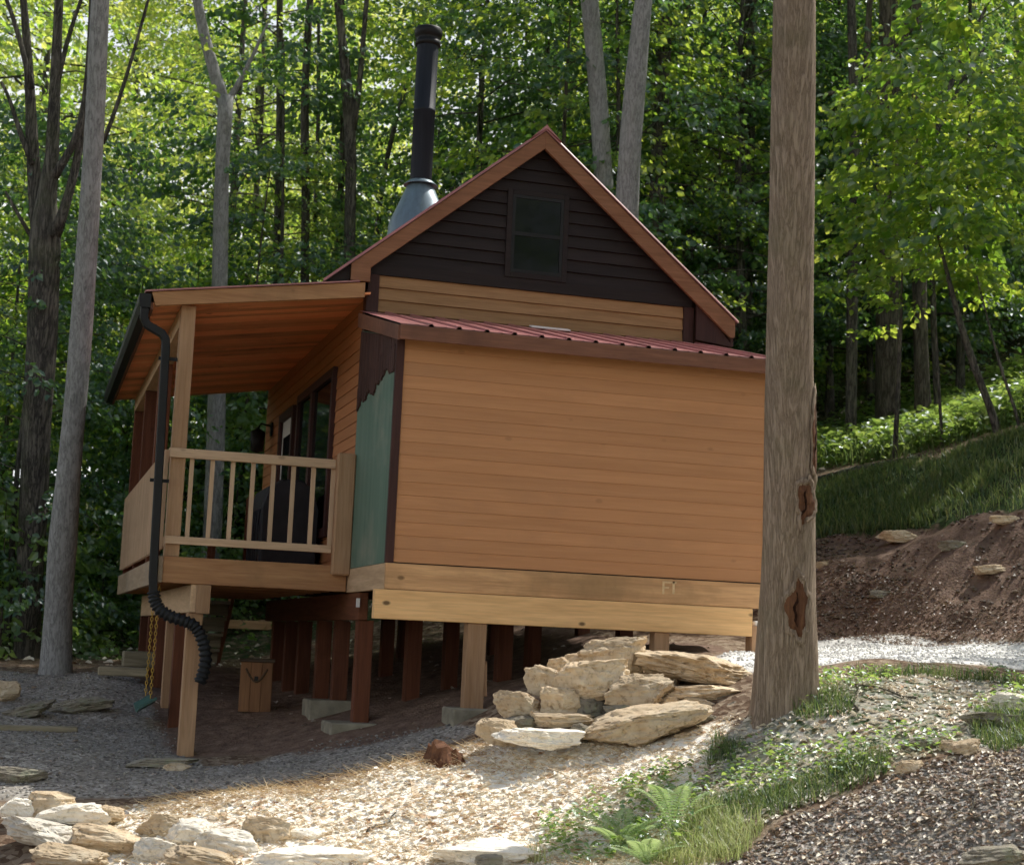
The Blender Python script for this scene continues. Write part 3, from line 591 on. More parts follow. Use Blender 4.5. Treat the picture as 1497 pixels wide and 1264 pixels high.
m = MB(); m.box(XL-0.024, XL-0.016, y0+0.14, y1-0.14, z0+1.05, z1-0.2); part(m, 'pane', M['glass'], pd)
m = MB(); m.lathe([(0, 0), (0.028, 0.004), (0.03, 0.03), (0.02, 0.05), (0, 0.055)], 0, 0, 12)
m.v = [(XL-0.02-p[2], y0+0.08+p[0], z0+1.0+p[1]) for p in m.v]; part(m, 'handle', M['black'], pd)
# porch wall lamp
m = MB(); q = Vector((XL-0.02, 20.1, 2.42)); m.box(q.x-0.02, q.x, q.y-0.06, q.y+0.06, q.z-0.02, q.z+0.14); m.tube([q+Vector((-0.02, 0, 0.1)), q+Vector((-0.14, 0, 0.12)), q+Vector((-0.17, 0, 0.06))], 0.012, 6)
m.lathe([(0.02, 0.06), (0.09, 0.02), (0.075, -0.22), (0.0, -0.24)], q.x-0.17, q.y, 8); m.v[-32:] = [(p[0], p[1], p[2]+q.z) for p in m.v[-32:]]; part(m, 'wall_lamp', M['black'])

# main roof
YR0, YR1 = YF-0.135, YB+0.25
EXL, EXR = 2.335, 6.235
m = MB()
for (xe, s) in ((EXL, -1), (EXR, 1)):
    ze = roofz(xe); m.extr_y([(RX, RZ-0.012), (xe, ze-0.012), (xe, ze-0.14), (RX-s*0.0, RZ-0.14)] if s < 0 else [(RX, RZ-0.14), (xe, ze-0.14), (xe, ze-0.012), (RX, RZ-0.012)], YR0+0.034, YR1)
mr = part(m, 'roof', M['brown_x'], None, 0, 'steep main roof over dark brown boards')
m = MB()
for s, xe in ((-1, EXL-0.03), (1, EXR+0.03)):
    ylist = list(np.arange(YR0-0.02, YR1, 0.2286)); pr = []
    for y in ylist: pr += [(y, 0.0), (y+0.012, 0.018), (y+0.034, 0.018), (y+0.046, 0.0)]
    pr.append((YR1+0.02, 0)); n = len(pr)
    v = [(RX, y, RZ+z+0.002) for y, z in pr]+[(xe, y, roofz(xe)+z+0.002) for y, z in pr]
    v += [(RX, y, RZ+z-0.010) for y, z in pr]+[(xe, y, roofz(xe)+z-0.010) for y, z in pr]
    m.add(v, [(i, i+1, n+i+1, n+i) for i in range(n-1)]+[(0, n, 3*n, 2*n)]+[(n+i, n+i+1, 3*n+i+1, 3*n+i) for i in range(n-1)], 0.5)
part(m, 'metal_sheet', M['roof'], mr)
m = MB(); m.extr_y([(RX-0.15, roofz(RX-0.15)+0.022), (RX-0.03, RZ+0.012), (RX, RZ+0.045), (RX+0.03, RZ+0.012), (RX+0.15, roofz(RX+0.15)+0.022), (RX, RZ+0.006)], YR0-0.03, YR1+0.02); part(m, 'ridge_cap', M['roof'], mr)
for (xe, s) in ((EXL+0.21, -1), (EXR, 1)):   # rake boards
    m = MB(); ze = roofz(xe); y0, y1 = YR0-0.004, YR0+0.032
    loop = [(RX, RZ-0.014), (xe, ze-0.014), (xe-s*0.0, ze-0.165), (xe-s*0.04, ze-0.175), (RX, RZ-0.178)]
    if s < 0: loop = [(RX, RZ-0.014), (xe, ze-0.014), (xe, ze-0.165), (xe+0.175, ze-0.165), (xe+0.175, roofz(xe+0.175)-0.178), (RX, RZ-0.178)]
    if s > 0: loop = loop[::-1]
    m.extr_y(loop, y0, y1); part(m, 'rake_board', M['rake'], mr, 0.003)
m = MB(); ze = roofz(EXR)
m.box(EXR-0.03, EXR, YR0+0.034, YR1, ze-0.25, ze-0.152); m.extr_y([(XR+0.022, 2.93), (EXR-0.031, ze-0.25), (EXR-0.031, ze-0.215), (XR+0.022, roofz(XR)-0.16)], YR0+0.036, YR0+0.07); part(m, 'eave_soffit', M['brown'], mr)
q = on_y(1047, 487, YF+0.2); m = MB(); m.tube([(q[0], YF+0.2, q[2]+0.08), (q[0], YF+0.2, q[2]-0.09)], 0.022, 10); part(m, 'vent_pipe', M['white'], mr)

# stove pipe
CX, CY = 3.505, 16.0
m = MB(); zc = roofz(CX); bse = []
prf = [(0.33, None), (0.30, 0.09), (0.21, 0.30), (0.138, 0.475), (0.115, 0.50)]
seg = 28; v = []
for r, dz in prf:
    for k in range(seg):
        x, y = CX+r*math.cos(6.2832*k/seg), CY+r*math.sin(6.2832*k/seg)
        v.append((x, y, roofz(x)+0.01 if dz is None else max(roofz(x)+0.012, zc+dz-0.03)))
m.add(v, [(i*seg+k, i*seg+(k+1) % seg, (i+1)*seg+(k+1) % seg, (i+1)*seg+k) for i in range(len(prf)-1) for k in range(seg)], 0.5, True)
ch = part(m, 'chimney', M['flash'], None, 0, 'tall black stove pipe on a grey cone flashing')
zt = zc+0.472
m = MB(); m.lathe([(0.112, zt+0.035), (0.125, zt+0.03), (0.175, zt-0.012), (0.173, zt-0.018), (0.112, zt+0.005)], CX, CY, 28); part(m, 'storm_collar', M['flash'], ch)
m = MB(); PZ = on_y(625, 42, CY)[2]; m.lathe([(0.110, zt-0.1), (0.110, zt+0.75), (0.1125, zt+0.752), (0.1125, zt+0.775), (0.110, zt+0.777), (0.110, PZ-0.15)], CX, CY, 28); part(m, 'pipe', M['blacksatin'], ch)
m = MB(); m.lathe([(0.112, PZ-0.19), (0.128, PZ-0.185), (0.130, PZ-0.14), (0.120, PZ-0.135), (0.122, PZ-0.10), (0.138, PZ-0.09), (0.142, PZ-0.015), (0.128, PZ), (0.0, PZ+0.012)], CX, CY, 28); part(m, 'cap', M['black'], ch)

# porch
PX, PY1 = 1.10, 20.62
m = MB(); y = YF-0.02
while y < PY1: m.box(PX+0.005, XL-0.032, y, min(y+0.14, PY1), FZ-0.035, FZ-0.004); y += 0.145
part(m, 'porch_floor', M['ceiling'])
m = MB(); m.box(PX, XL-0.07, YF-0.062, YF-0.022, 0.405, FZ+0.018, 0.45); part(m, 'porch_rim_board', M['deck_x'], None, 0.004)
m = MB(); m.box(PX-0.042, PX-0.002, YF-0.062, PY1, 0.405, FZ+0.018, 0.4); part(m, 'porch_side_rim', M['grey_y'], None, 0.004)
m = MB()
for y in np.arange(YF+0.5, PY1, 0.45): m.box(PX+0.002, XL-0.035, y, y+0.038, 0.42, FZ-0.037)
part(m, 'porch_joists', M['deck_x'])
BXA, BXB = 1.345, 1.485
m = MB(); m.box(BXA, BXB, YF-0.045, PY1-0.1, 0.165, 0.403, 0.45); part(m, 'porch_beam', M['pine_y'], None, 0.004)
for k, y in enumerate((YF-0.02, 15.66, 16.62, 17.75, 19.1, 20.4)):
    m = MB(); g = hz(BXA+0.06, y)
    m.box(BXA-0.012 if k == 0 else BXA, BXB-0.02 if k == 0 else BXB, y, y+0.125, g-0.25, 0.163); part(m, 'porch_stilt', M['pine_z'] if k in (0, 2) else M['cedar_z'], None, 0.004)
m = MB(); m.box(1.392, 1.512, YF-0.075, YF-0.046, 0.16, 0.402); part(m, 'beam_block', M['pine_z'], None, 0.003)
m = MB(); m.box(XL-0.03, XL+0.05, 13.95, 19.6, 0.165, 0.397, 0.4); part(m, 'side_beam', M['cedar_y'], None, 0.004)
for k, y in enumerate((13.98, 15.02, 15.95, 17.1, 18.0, 18.97)):
    g = hz(XL, y); m = MB(); m.box(XL-0.02, XL+0.115, y, y+0.125, g-0.2, 0.163); part(m, 'house_stilt', M['cedar_z'], None, 0.004)
m = MB(); zb = on_y(680, 1032, YS)[2]; x0 = on_y(683, 910, YS)[0]; m.box(x0, x0+0.155, YS-0.03, YS+0.10, zb-0.02, 0.167)
m.hexa([(x0+0.157, YS-0.02, -0.40), (x0+0.185, YS-0.02, -0.40), (x0+0.185, YS+0.09, -0.40), (x0+0.157, YS+0.09, -0.40)], [(x0+0.157, YS-0.02, -0.16), (x0+0.172, YS-0.02, -0.12), (x0+0.172, YS+0.09, -0.12), (x0+0.157, YS+0.09, -0.16)]); part(m, 'front_stilt', M['pine_z'], None, 0.004)
q0, q1 = on_y(656, 1030, YS)[0], on_y(722, 1030, YS)[0]
m = MB(); m.box(q0, q1, YS-0.14, YS+0.22, zb-0.24, zb-0.012); part(m, 'footing', M['concrete'], None, 0.012)
m = MB(); x0 = on_y(956, 925, YS)[0]; m.box(x0, x0+0.13, YS-0.02, YS+0.10, -0.3, 0.166); part(m, 'front_stilt', M['pine_z'], None, 0.004)
m = MB(); x0 = on_y(1097, 930, YS)[0]; m.box(x0, x0+0.11, YS-0.03, YS+0.10, -0.2, 0.255); fs = part(m, 'front_stilt', M['pine_z'], None, 0.004)
m = MB(); m.lathe([(0, 0.30), (0.035, 0.293), (0.042, 0.262), (0.03, 0.257)], x0+0.06, YS+0.02, 10); part(m, 'painted_sun_top', M['white'], fs)  # added white cap paints the sunlit top of the post
m = MB(); g = hz(XL, 13.98); m.box(XL-0.24, XL+0.16, 13.80, 14.25, g-0.2, g+0.03); part(m, 'footing', M['concrete'], None, 0.012)
m = MB(); g = hz(XL, 15.02); m.box(XL-0.24, XL+0.16, 14.9, 15.3, g-0.2, g+0.10); part(m, 'footing', M['concrete'], None, 0.012)
for (x, y) in ((3.9, 15.6), (4.6, 15.2), (5.3, 14.6), (3.7, 17.6), (4.9, 17.6), (5.7, 17.0), (3.3, 14.6), (4.0, 14.1), (4.3, 19.5)):
    g = hz(x, y); m = MB(); m.box(x, x+0.13, y, y+0.13, g-0.2, FZ-0.12); part(m, 'inner_stilt', M['cedar_z'])
m = MB()
for y in (14.55, 16.5, 18.5, 20.3): m.box(XL+0.06, XR-0.01, y, y+0.08, FZ-0.115, FZ-0.032)
part(m, 'floor_joists', M['darkplank'])
m = MB(); m.box(XL-0.055, XL-0.031, 13.90, 13.945, 0.27, 0.345); part(m, 'outlet_box', M['white'])
# posts and railings
for k, y in enumerate((YF-0.018, 16.6, 18.6, PY1-0.14)):
    m = MB(); m.box(PX+0.004, PX+0.130, y, y+0.125, FZ+0.02 if k == 0 else FZ, 2.80); part(m, 'porch_post', M['pine_z'] if k == 0 else M['cedar_z'], None, 0.004)
m = MB(); m.box(PX+0.002, PX+0.128, YF+0.108, PY1, 2.62, 2.79, 0.5); part(m, 'header', M['pine_y'])
m = MB(); m.box(2.525, 2.685, YF-0.155, YF-0.064, 0.545, 1.605, 0.6); part(m, 'newel_post', M['pine_z'], None, 0.012)
m = MB(); m.box(PX-0.01, 2.522, YF-0.064, YF-0.024, 1.472, 1.552, 0.5); rl = part(m, 'front_railing', M['rail_x'], None, 0.003)
m = MB(); m.box(PX+0.0, 2.522, YF-0.064, YF-0.024, 0.735, 0.800, 0.6); part(m, 'bottom_rail', M['rail_x'], rl, 0.003)
for k in range(8):
    x = 1.285+0.1755*k; m = MB(); m.box(x-0.018, x+0.018, YF-0.0235, YF+0.014, 0.742, 1.545); part(m, 'baluster', M['rail_z'], rl)
m = MB(); m.box(PX+0.002, PX+0.04, YF+0.11, PY1, 1.49, 1.575, 0.5); r2 = part(m, 'side_railing', M['pine_y'], None, 0.003)
m = MB(); m.box(PX+0.002, PX+0.04, YF+0.11, PY1, 0.72, 0.80, 0.5); part(m, 'bottom_rail', M['pine_y'], r2)
for k, y in enumerate(np.arange(YF+0.16, PY1-0.02, 0.112)):
    m = MB(); m.box(PX-0.036, PX+0.0, y, y+0.042, 0.70, 1.555, 0.4+0.2*random.random()); part(m, 'baluster', M['rail_z'], r2)
# porch roof
def pz(x): return 2.875+0.150*(x-0.80)
PRY0, PRY1 = YF-0.12, PY1+0.15
m = MB(); y = PRY0+0.035
while y < PRY1-0.02:
    y2 = min(y+0.142, PRY1-0.02); m.hexa([(0.86, y, pz(0.86)-0.118), (XL+0.0, y, pz(XL)-0.118), (XL+0.0, y2-0.004, pz(XL)-0.118), (0.86, y2-0.004, pz(0.86)-0.118)],
        [(0.86, y, pz(0.86)-0.10), (XL+0.0, y, pz(XL)-0.10), (XL+0.0, y2-0.004, pz(XL)-0.10), (0.86, y2-0.004, pz(0.86)-0.10)]); y = y2
part(m, 'porch_ceiling', M['ceiling'], None, 0, 'orange cedar boards of the porch ceiling')
m = MB(); m.extr_y([(0.84, pz(0.84)-0.098), (2.66, pz(2.66)-0.098), (2.66, pz(2.66)-0.012), (0.84, pz(0.84)-0.012)], PRY0+0.036, PRY1); pr_ = part(m, 'porch_roof', M['brown_x'])
m = MB(); m.extr_y([(0.785, pz(0.785)-0.010), (2.63, pz(2.63)-0.010), (2.63, pz(2.63)+0.004), (0.785, pz(0.785)+0.004)], PRY0-0.02, PRY1+0.02)
for y in np.arange(PRY0+0.1, PRY1, 0.2286): m.extr_y([(0.785, pz(0.785)+0.005), (2.50, pz(2.50)+0.005), (2.50, pz(2.50)+0.022), (0.785, pz(0.785)+0.022)], y, y+0.03)
part(m, 'metal_sheet', M['roof'], pr_)
m = MB(); m.extr_y([(0.875, pz(0.875)-0.135), (XL-0.06, pz(XL-0.06)-0.150), (XL-0.06, pz(XL-0.06)-0.013), (0.84, pz(0.84)-0.013)], PRY0, PRY0+0.034, 0.5); part(m, 'porch_rake', M['deck_x'], pr_, 0.003)
m = MB(); m.box(0.838, 0.862, PRY0+0.036, PRY1, 2.72, 2.865); part(m, 'porch_fascia', M['fascia'], pr_)
m = MB(); gp = [(0.836, 2.845), (0.836, 2.725), (0.765, 2.725), (0.738, 2.775), (0.738, 2.845), (0.748, 2.845), (0.750, 2.78), (0.77, 2.737), (0.826, 2.737), (0.826, 2.845)]
m.extr_y(gp, PRY0-0.01, PRY1); m.box(0.742, 0.834, PRY0-0.016, PRY0-0.011, 2.727, 2.846); gt = part(m, 'gutter', M['black'], None, 0, 'black gutter along the porch eave')
yg = YF-0.085
m = MB(); m.tube([(0.79, yg, 2.73), (0.79, yg, 2.64), (0.82, yg, 2.585), (0.95, yg, 2.52), (0.985, yg, 2.47), (0.99, yg, 2.40), (1.02, yg, 0.44), (1.035, yg, 0.30)], 0.050, 4, True, 0.5, False, 0, True); ds = part(m, 'downspout', M['black'], gt, 0.008)
m = MB()
for z in (1.25, 2.3): m.box(0.94, 1.10, yg+0.045, yg+0.055, z, z+0.03)
part(m, 'strap', M['black'], gt)
pts = [(1.035, yg, 0.32), (1.05, yg-0.01, 0.24), (1.09, yg-0.03, 0.175), (1.17, yg-0.05, 0.125), (1.28, yg-0.07, 0.095), (1.37, yg-0.075, 0.065), (1.43, yg-0.075, 0.0), (1.475, yg-0.075, -0.10), (1.50, yg-0.075, -0.22), (1.485, yg-0.075, -0.34), (1.455, yg-0.075, -0.43)]
# corrugated flexible pipe
P = [Vector(p) for p in pts]; fine = []
for i in range(len(P)-1):
    for k in range(10): fine.append(P[i].lerp(P[i+1], k/10))
for _ in range(6): fine = [fine[0]]+[(fine[i-1]+fine[i]*2+fine[i+1])/4 for i in range(1, len(fine)-1)]+[fine[-1]]
m = MB(); m.tube(fine, [0.050+0.006*(1 if i % 4 < 2 else -1) for i in range(len(fine))], 14); part(m, 'drain_hose', M['rubber'], gt)
# stairs at the far end of the porch
m = MB()
for x in (1.50, 2.46):
    m.hexa([(x, 22.55, -0.75), (x+0.04, 22.55, -0.75), (x+0.04, 22.85, -0.75), (x, 22.85, -0.75)], [(x, 20.70, 0.58), (x+0.04, 20.70, 0.58), (x+0.04, 21.0, 0.58), (x, 21.0, 0.58)])
st = part(m, 'porch_stairs', M['cedar_y'])
for k in range(5):
    z = 0.40-0.2*k; y = 20.95+0.29*k; m = MB(); m.box(1.542, 2.458, y, y+0.27, z-0.04, z); m.box(1.542, 2.458, y+0.24, y+0.268, z-0.18, z-0.042); part(m, 'step', M['oldgrey'], st)

# ---------------------------------------------------------------- things under and around the porch
SX = 1.165
sw = empty('hanging_swing', (SX, 15.8, -0.62), 'green seat swing hanging on two yellow chains beside the porch posts', 'swing')
for y in (15.48, 16.08):
    m = MB(); z = 0.402; k = 0
    while z > -0.60:
        c = Vector((SX+0.012*(z-0.4), y, z)); n = 10; ring = []
        for q in range(n+1):
            th = 6.2832*q/n; dx, dz = 0.011*math.cos(th), 0.021*math.sin(th)
            ring.append(c+(Vector((dx, 0, dz)) if k % 2 else Vector((0, dx, dz))))
        m.tube(ring, 0.0042, 5, False); z -= 0.033; k += 1
    m.build('chain', M['yellow'], sw)
m = MB(); n = 8; v = []
for i in range(n+1):
    y = 15.44+0.68*i/n; dip = 0.05*math.sin(math.pi*i/n)
    for (dx, dz) in ((-0.10, -0.09), (0.05, 0.0), (0.056, -0.016), (-0.094, -0.106)): v.append((SX-0.012+dx, y, -0.595-dip+dz))
m.add(v, [(i*4+k, i*4+(k+1) % 4, (i+1)*4+(k+1) % 4, (i+1)*4+k) for i in range(n) for k in range(4)]+[(0, 1, 2, 3), (n*4+3, n*4+2, n*4+1, n*4)]); m.build('seat', M['green'], sw, 0.004)

# wooden box with a rope handle
q = at(372, 1036, 15.7); gx_, gy_ = q[0], q[1]; zb = hz(gx_, gy_)-0.02
bxo = empty('wooden_box', (gx_, gy_, zb), 'brown wooden box with dark lid and rope handle under the porch', 'box')
def rot(mb, cx, cy, a):
    c, s = math.cos(a), math.sin(a); mb.v = [(cx+(x-cx)*c-(y-cy)*s, cy+(x-cx)*s+(y-cy)*c, z) for x, y, z in mb.v]; return mb
hh = 0.46; aa = R_(-8)
m = MB()
for i in range(3): m.box(gx_-0.15+0.1*i, gx_-0.052+0.1*i, gy_-0.16, gy_-0.14, zb, zb+hh)
for i in range(3):
    m.box(gx_-0.15, gx_-0.13, gy_-0.139+0.1*i, gy_-0.041+0.1*i, zb, zb+hh); m.box(gx_+0.13, gx_+0.15, gy_-0.139+0.1*i, gy_-0.041+0.1*i, zb, zb+hh)
m.box(gx_-0.129, gx_+0.129, gy_+0.141, gy_+0.16, zb, zb+hh); m.box(gx_-0.128, gx_+0.128, gy_-0.138, gy_+0.14, zb+0.02, zb+0.04)
rot(m, gx_, gy_, aa).build('body', M['boxwood'], bxo, 0.004)
m = MB(); m.box(gx_-0.165, gx_+0.165, gy_-0.175, gy_+0.175, zb+hh+0.002, zb+hh+0.03); rot(m, gx_, gy_, aa).build('lid', M['darkplank'], bxo, 0.004)
m = MB(); m.tube([(gx_-0.10+0.2*t, gy_-0.166, zb+hh-0.06-0.12*math.sin(math.pi*t)) for t in np.linspace(0, 1, 12)], 0.009, 6); rot(m, gx_, gy_, aa).build('rope_handle', M['rope'], bxo)
m = MB(); m.box(gx_-0.018, gx_+0.018, gy_-0.175, gy_-0.161, zb+hh-0.17, zb+hh-0.13); rot(m, gx_, gy_, aa).build('latch', M['black'], bxo)

# covered grill and a chair on the porch
gx0, gy0 = 2.40, 16.55
gr = MB(); prof = [(-0.27, 0.012), (0.27, 0.012), (0.28, 0.62), (0.22, 0.82), (0.10, 0.90), (-0.10, 0.90), (-0.22, 0.82), (-0.28, 0.62)]
v = []; 
for j, (y, s) in enumerate(((gy0-0.52, 0.93), (gy0-0.45, 1.0), (gy0, 1.01), (gy0+0.45, 1.0), (gy0+0.52, 0.93))):
    for (x, z) in prof: v.append((gx0+x*s, y, FZ+z*(0.97 if j in (0, 4) else 1)))
nP = len(prof); gr.add(v, [(j*nP+i, j*nP+(i+1) % nP, (j+1)*nP+(i+1) % nP, (j+1)*nP+i) for j in range(4) for i in range(nP)]+[tuple(range(nP)), tuple(range(5*nP-1, 4*nP-1, -1))])
for k in range(9):
    y = gy0-0.42+0.1*k; gr.tube([(gx0-0.283, y, FZ+0.02), (gx0-0.293+random.uniform(-.01, .01), y+random.uniform(-.03, .03), FZ+0.4), (gx0-0.285, y, FZ+0.6)], 0.012, 5)
o = gr.build('covered_grill', M['cover'], None, 0.02, loc=(gx0, gy0, FZ)); tag(o, 'barbecue grill under a black cover below the porch window', 'grill')
ch = empty('porch_chair', (2.25, 19.55, FZ), 'dark red wooden chair near the porch door', 'chair')
for (x, y) in ((2.03, 19.33), (2.45, 19.33), (2.03, 19.77), (2.45, 19.77)):
    m = MB(); m.box(x-0.022, x+0.022, y-0.022, y+0.022, FZ-0.003, FZ+(0.41 if x < 2.2 else 0.98)); m.build('leg', M['cedar_z'], ch)
m = MB(); m.box(2.0, 2.49, 19.3, 19.8, FZ+0.412, FZ+0.45); m.build('seat', M['cedar_z'], ch, 0.005)
m = MB()
for i in range(5): m.box(2.438, 2.462, 19.36+0.085*i, 19.42+0.085*i, FZ+0.452, FZ+1.0)
m.build('backrest', M['cedar_z'], ch)

# timber steps, fence, plank
def timber(name, label, cat, x0, x1, y0, y1, z0, z1, a=0.0, mat='oldgrey', group=None):
    m = MB(); m.box(x0, x1, y0, y1, z0, z1); rot(m, (x0+x1)/2, (y0+y1)/2, a); o = m.build(name, M[mat], None, 0.012, loc=((x0+x1)/2, (y0+y1)/2, z0)); tag(o, label, cat, group); return o
q = at(175, 990, 17.2); z = hz(q[0], q[1])
timber('timber_step', 'lower grey timber step at the edge of the gravel path', 'step', q[0]-0.22, q[0]+0.28, q[1]-0.14, q[1]+0.16, z+0.04, z+0.13, R_(-4))
q2 = at(193, 965, 17.9); timber('timber_step', 'upper timber step beside the porch posts', 'step', q2[0]-0.10, q2[0]+0.25, q2[1]-0.10, q2[1]+0.15, z+0.12, z+0.29, 0)
q = at(52, 1060, 14.6); z = hz(q[0], q[1]); timber('wooden_plank', 'long pale plank lying across the gravel path', 'plank', q[0]-0.55, q[0]+0.36, q[1]-0.05, q[1]+0.05, z-0.01, z+0.045, R_(5))
fn = empty('timber_fence', (2.9, 24.0, hz(2.9, 24.0)), 'low two rail timber fence seen below the porch', 'fence')
for (z0, z1) in ((0.075, 0.20), (-0.33, -0.15)):
    m = MB(); m.box(2.2, 4.4, 23.98, 24.03, z0, z1); m.build('rail', M['pine_x'], fn, 0.004)
for x in (2.25, 3.25, 4.3):
    m = MB(); m.box(x, x+0.11, 24.032, 24.14, hz(x, 24.1)-0.2, 0.22); m.build('post', M['pine_z'], fn, 0.004)

# ---------------------------------------------------------------- stones
def stone(label, px, py, w, h, d, mat='rock', seed=0, tilt=0.0, depth=None, group=None, yaw=0.0, name='rock', sharp=0.80, cat='rock'):
    """px,py: middle; w,h in survey pixels at distance d"""
    import bmesh
    c = at(px, py, d); s = d/F0; a, bz = w*s/2, h*s/2; dp = depth if depth else max(0.7*a, bz*0.9)
    bm = bmesh.new(); bmesh.ops.create_icosphere(bm, subdivisions=5, radius=1.0)
    r = random.Random(seed*131+7); pl = []
    for k in range(20):
        n = Vector((r.gauss(0, 1), r.gauss(0, 1), r.gauss(0, 1.0))).normalized(); pl.append((n, r.uniform(0.62, 0.86)*sharp/0.80))
    pl += [(Vector((r.uniform(-.15, .15), r.uniform(-.15, .15), 1)).normalized(), r.uniform(0.6, 0.75)), (Vector((0, 0, -1)), 0.7), (Vector((r.uniform(-.3, .3), -1, r.uniform(-.2, .3))).normalized(), r.uniform(0.6, 0.75))]
    for v in bm.verts:
        p = v.co.copy()
        p = Vector([math.copysign(abs(t)**0.72, t) for t in p])*1.05
        for n, cc in pl:
            t = p.dot(n)-cc
            if t > 0: p -= n*t*0.99
        p *= 1.18
        p += p.normalized()*(0.10*mnoise.fractal((p.x*2.3+seed*3.1, p.y*2.3, p.z*4.2), 0.9, 2.0, 5)+0.03*abs(mnoise.noise((p.x*4+seed, p.y*4, p.z*7)))+0.028*mnoise.noise((p.x*9, p.y*9+seed, p.z*14)))
        led = mnoise.noise((seed*2.7, p.z*4.5+0.25*mnoise.noise((p.x*2, p.y*2, seed)), 0.5)); p.x *= 1+0.07*led; p.y *= 1+0.10*led
        crk = abs(mnoise.noise((p.x*1.9+seed, p.y*1.9, p.z*2.6+3))); p -= p.normalized()*0.07*max(0, 0.07-crk)/0.07
        v.co = p
    R = Matrix.Rotation(-YAW+yaw, 3, 'Z')@Matrix.Rotation(-tilt, 3, 'Y')
    for v in bm.verts: v.co = R@Vector((v.co.x*a, v.co.y*dp, v.co.z*bz))
    me = bpy.data.meshes.new(name); bm.to_mesh(me); bm.free(); me.materials.append(M[mat])
    o = bpy.data.objects.new(name, me); o.location = c; COL.objects.link(o); tag(o, label, cat, group); return o
G1 = 'stones piled in front of the lean-to'
pile = [
 ('pointed pale rock on top of the stone pile under the beam', 893, 962, 96, 66, 12.35, 'rock', 0.12),
 ('large rounded tan boulder in the middle of the stone pile', 864, 993, 106, 60, 12.05, 'rock', 0.10),
 ('ragged flaky rock at the upper left slope of the stone pile', 796, 996, 60, 44, 12.15, 'rock', -0.3),
 ('smooth tan rock at the left edge of the stone pile', 761, 1033, 62, 42, 11.95, 'rock', -0.1),
 ('blocky tan rock between the left edge rock and the middle boulder', 816, 1028, 58, 46, 11.9, 'rock', 0.0),
 ('dark cracked small rock below the middle boulder', 862, 1034, 48, 36, 11.95, 'rock_grey', 0.0),
 ('angular rock with bright jagged top right of the middle boulder', 932, 1012, 98, 56, 11.9, 'rock', 0.12),
 ('long flat topped stone block reaching towards the big trunk', 1014, 977, 168, 42, 12.3, 'rock', -0.10),
 ('thin reddish slab under the long stone block', 1022, 1012, 112, 24, 12.0, 'rock', 0.08),
 ('biggest stone slab lying at the foot of the pile', 931, 1061, 158, 56, 11.55, 'rock', 0.16),
 ('square yellowish stone behind the right end of the biggest slab', 1017, 1034, 50, 30, 11.85, 'rock', 0.0),
 ('dark oval stone close to the big trunk in the pile', 1070, 1020, 54, 22, 11.95, 'rock_grey', 0.0),
 ('grey broken stone leaning beside the base of the big trunk', 1076, 1042, 44, 36, 11.75, 'rock_grey', 0.4),
 ('rounded grey stone beyond the right tip of the biggest slab', 1034, 1061, 52, 34, 11.6, 'rock_grey', -0.2),
 ('thin tan slab wedged under the blocky rock', 826, 1051, 86, 22, 11.75, 'rock', 0.06),
 ('small brown wedge stone under the left edge rock', 765, 1056, 44, 22, 11.8, 'rock_grey', 0.0),
 ('pale block at the lower left corner of the stone pile', 733, 1069, 56, 40, 11.65, 'rock', -0.12),
 ('flat sunlit white slab in front of the stone pile', 790, 1079, 106, 30, 11.45, 'rock_pale', -0.04),
 ('loose chunk filling the gap behind the middle boulder', 845, 975, 60, 40, 12.45, 'rock', 0.2),
 ('buried stone behind the angular jagged rock', 962, 1000, 70, 40, 12.35, 'rock', 0.1),
]
pile += [('fist sized stone in the gap left of the biggest slab', 846, 1070, 34, 24, 11.6, 'rock_grey', 0.2), ('little wedge between the smooth left rock and the blocky rock', 790, 1050, 26, 18, 11.8, 'rock', -0.2), ('small chunk on top of the ragged flaky rock', 818, 972, 34, 24, 12.3, 'rock', 0.1),
 ('narrow chip under the angular jagged rock', 905, 1036, 44, 16, 11.8, 'rock_grey', 0.1), ('small square stone beneath the thin reddish slab', 980, 1030, 34, 24, 11.85, 'rock', 0.0), ('broken grey chip in front of the rounded grey stone', 1062, 1078, 30, 18, 11.4, 'rock_grey', 0.0), ('small tan chip at the tip of the biggest slab', 1000, 1078, 26, 16, 11.4, 'rock', 0.2), ('flat stone behind the pointed pale rock', 935, 958, 60, 20, 12.6, 'rock', 0.0)]
for i, (lb, px, py, w, h, d, mt, tl) in enumerate(pile): stone(lb, px, py, w*1.08, h*1.14, d, mt, i+1, tl, None, G1)
G2 = 'sunlit edging stones along the near side of the gravel path'
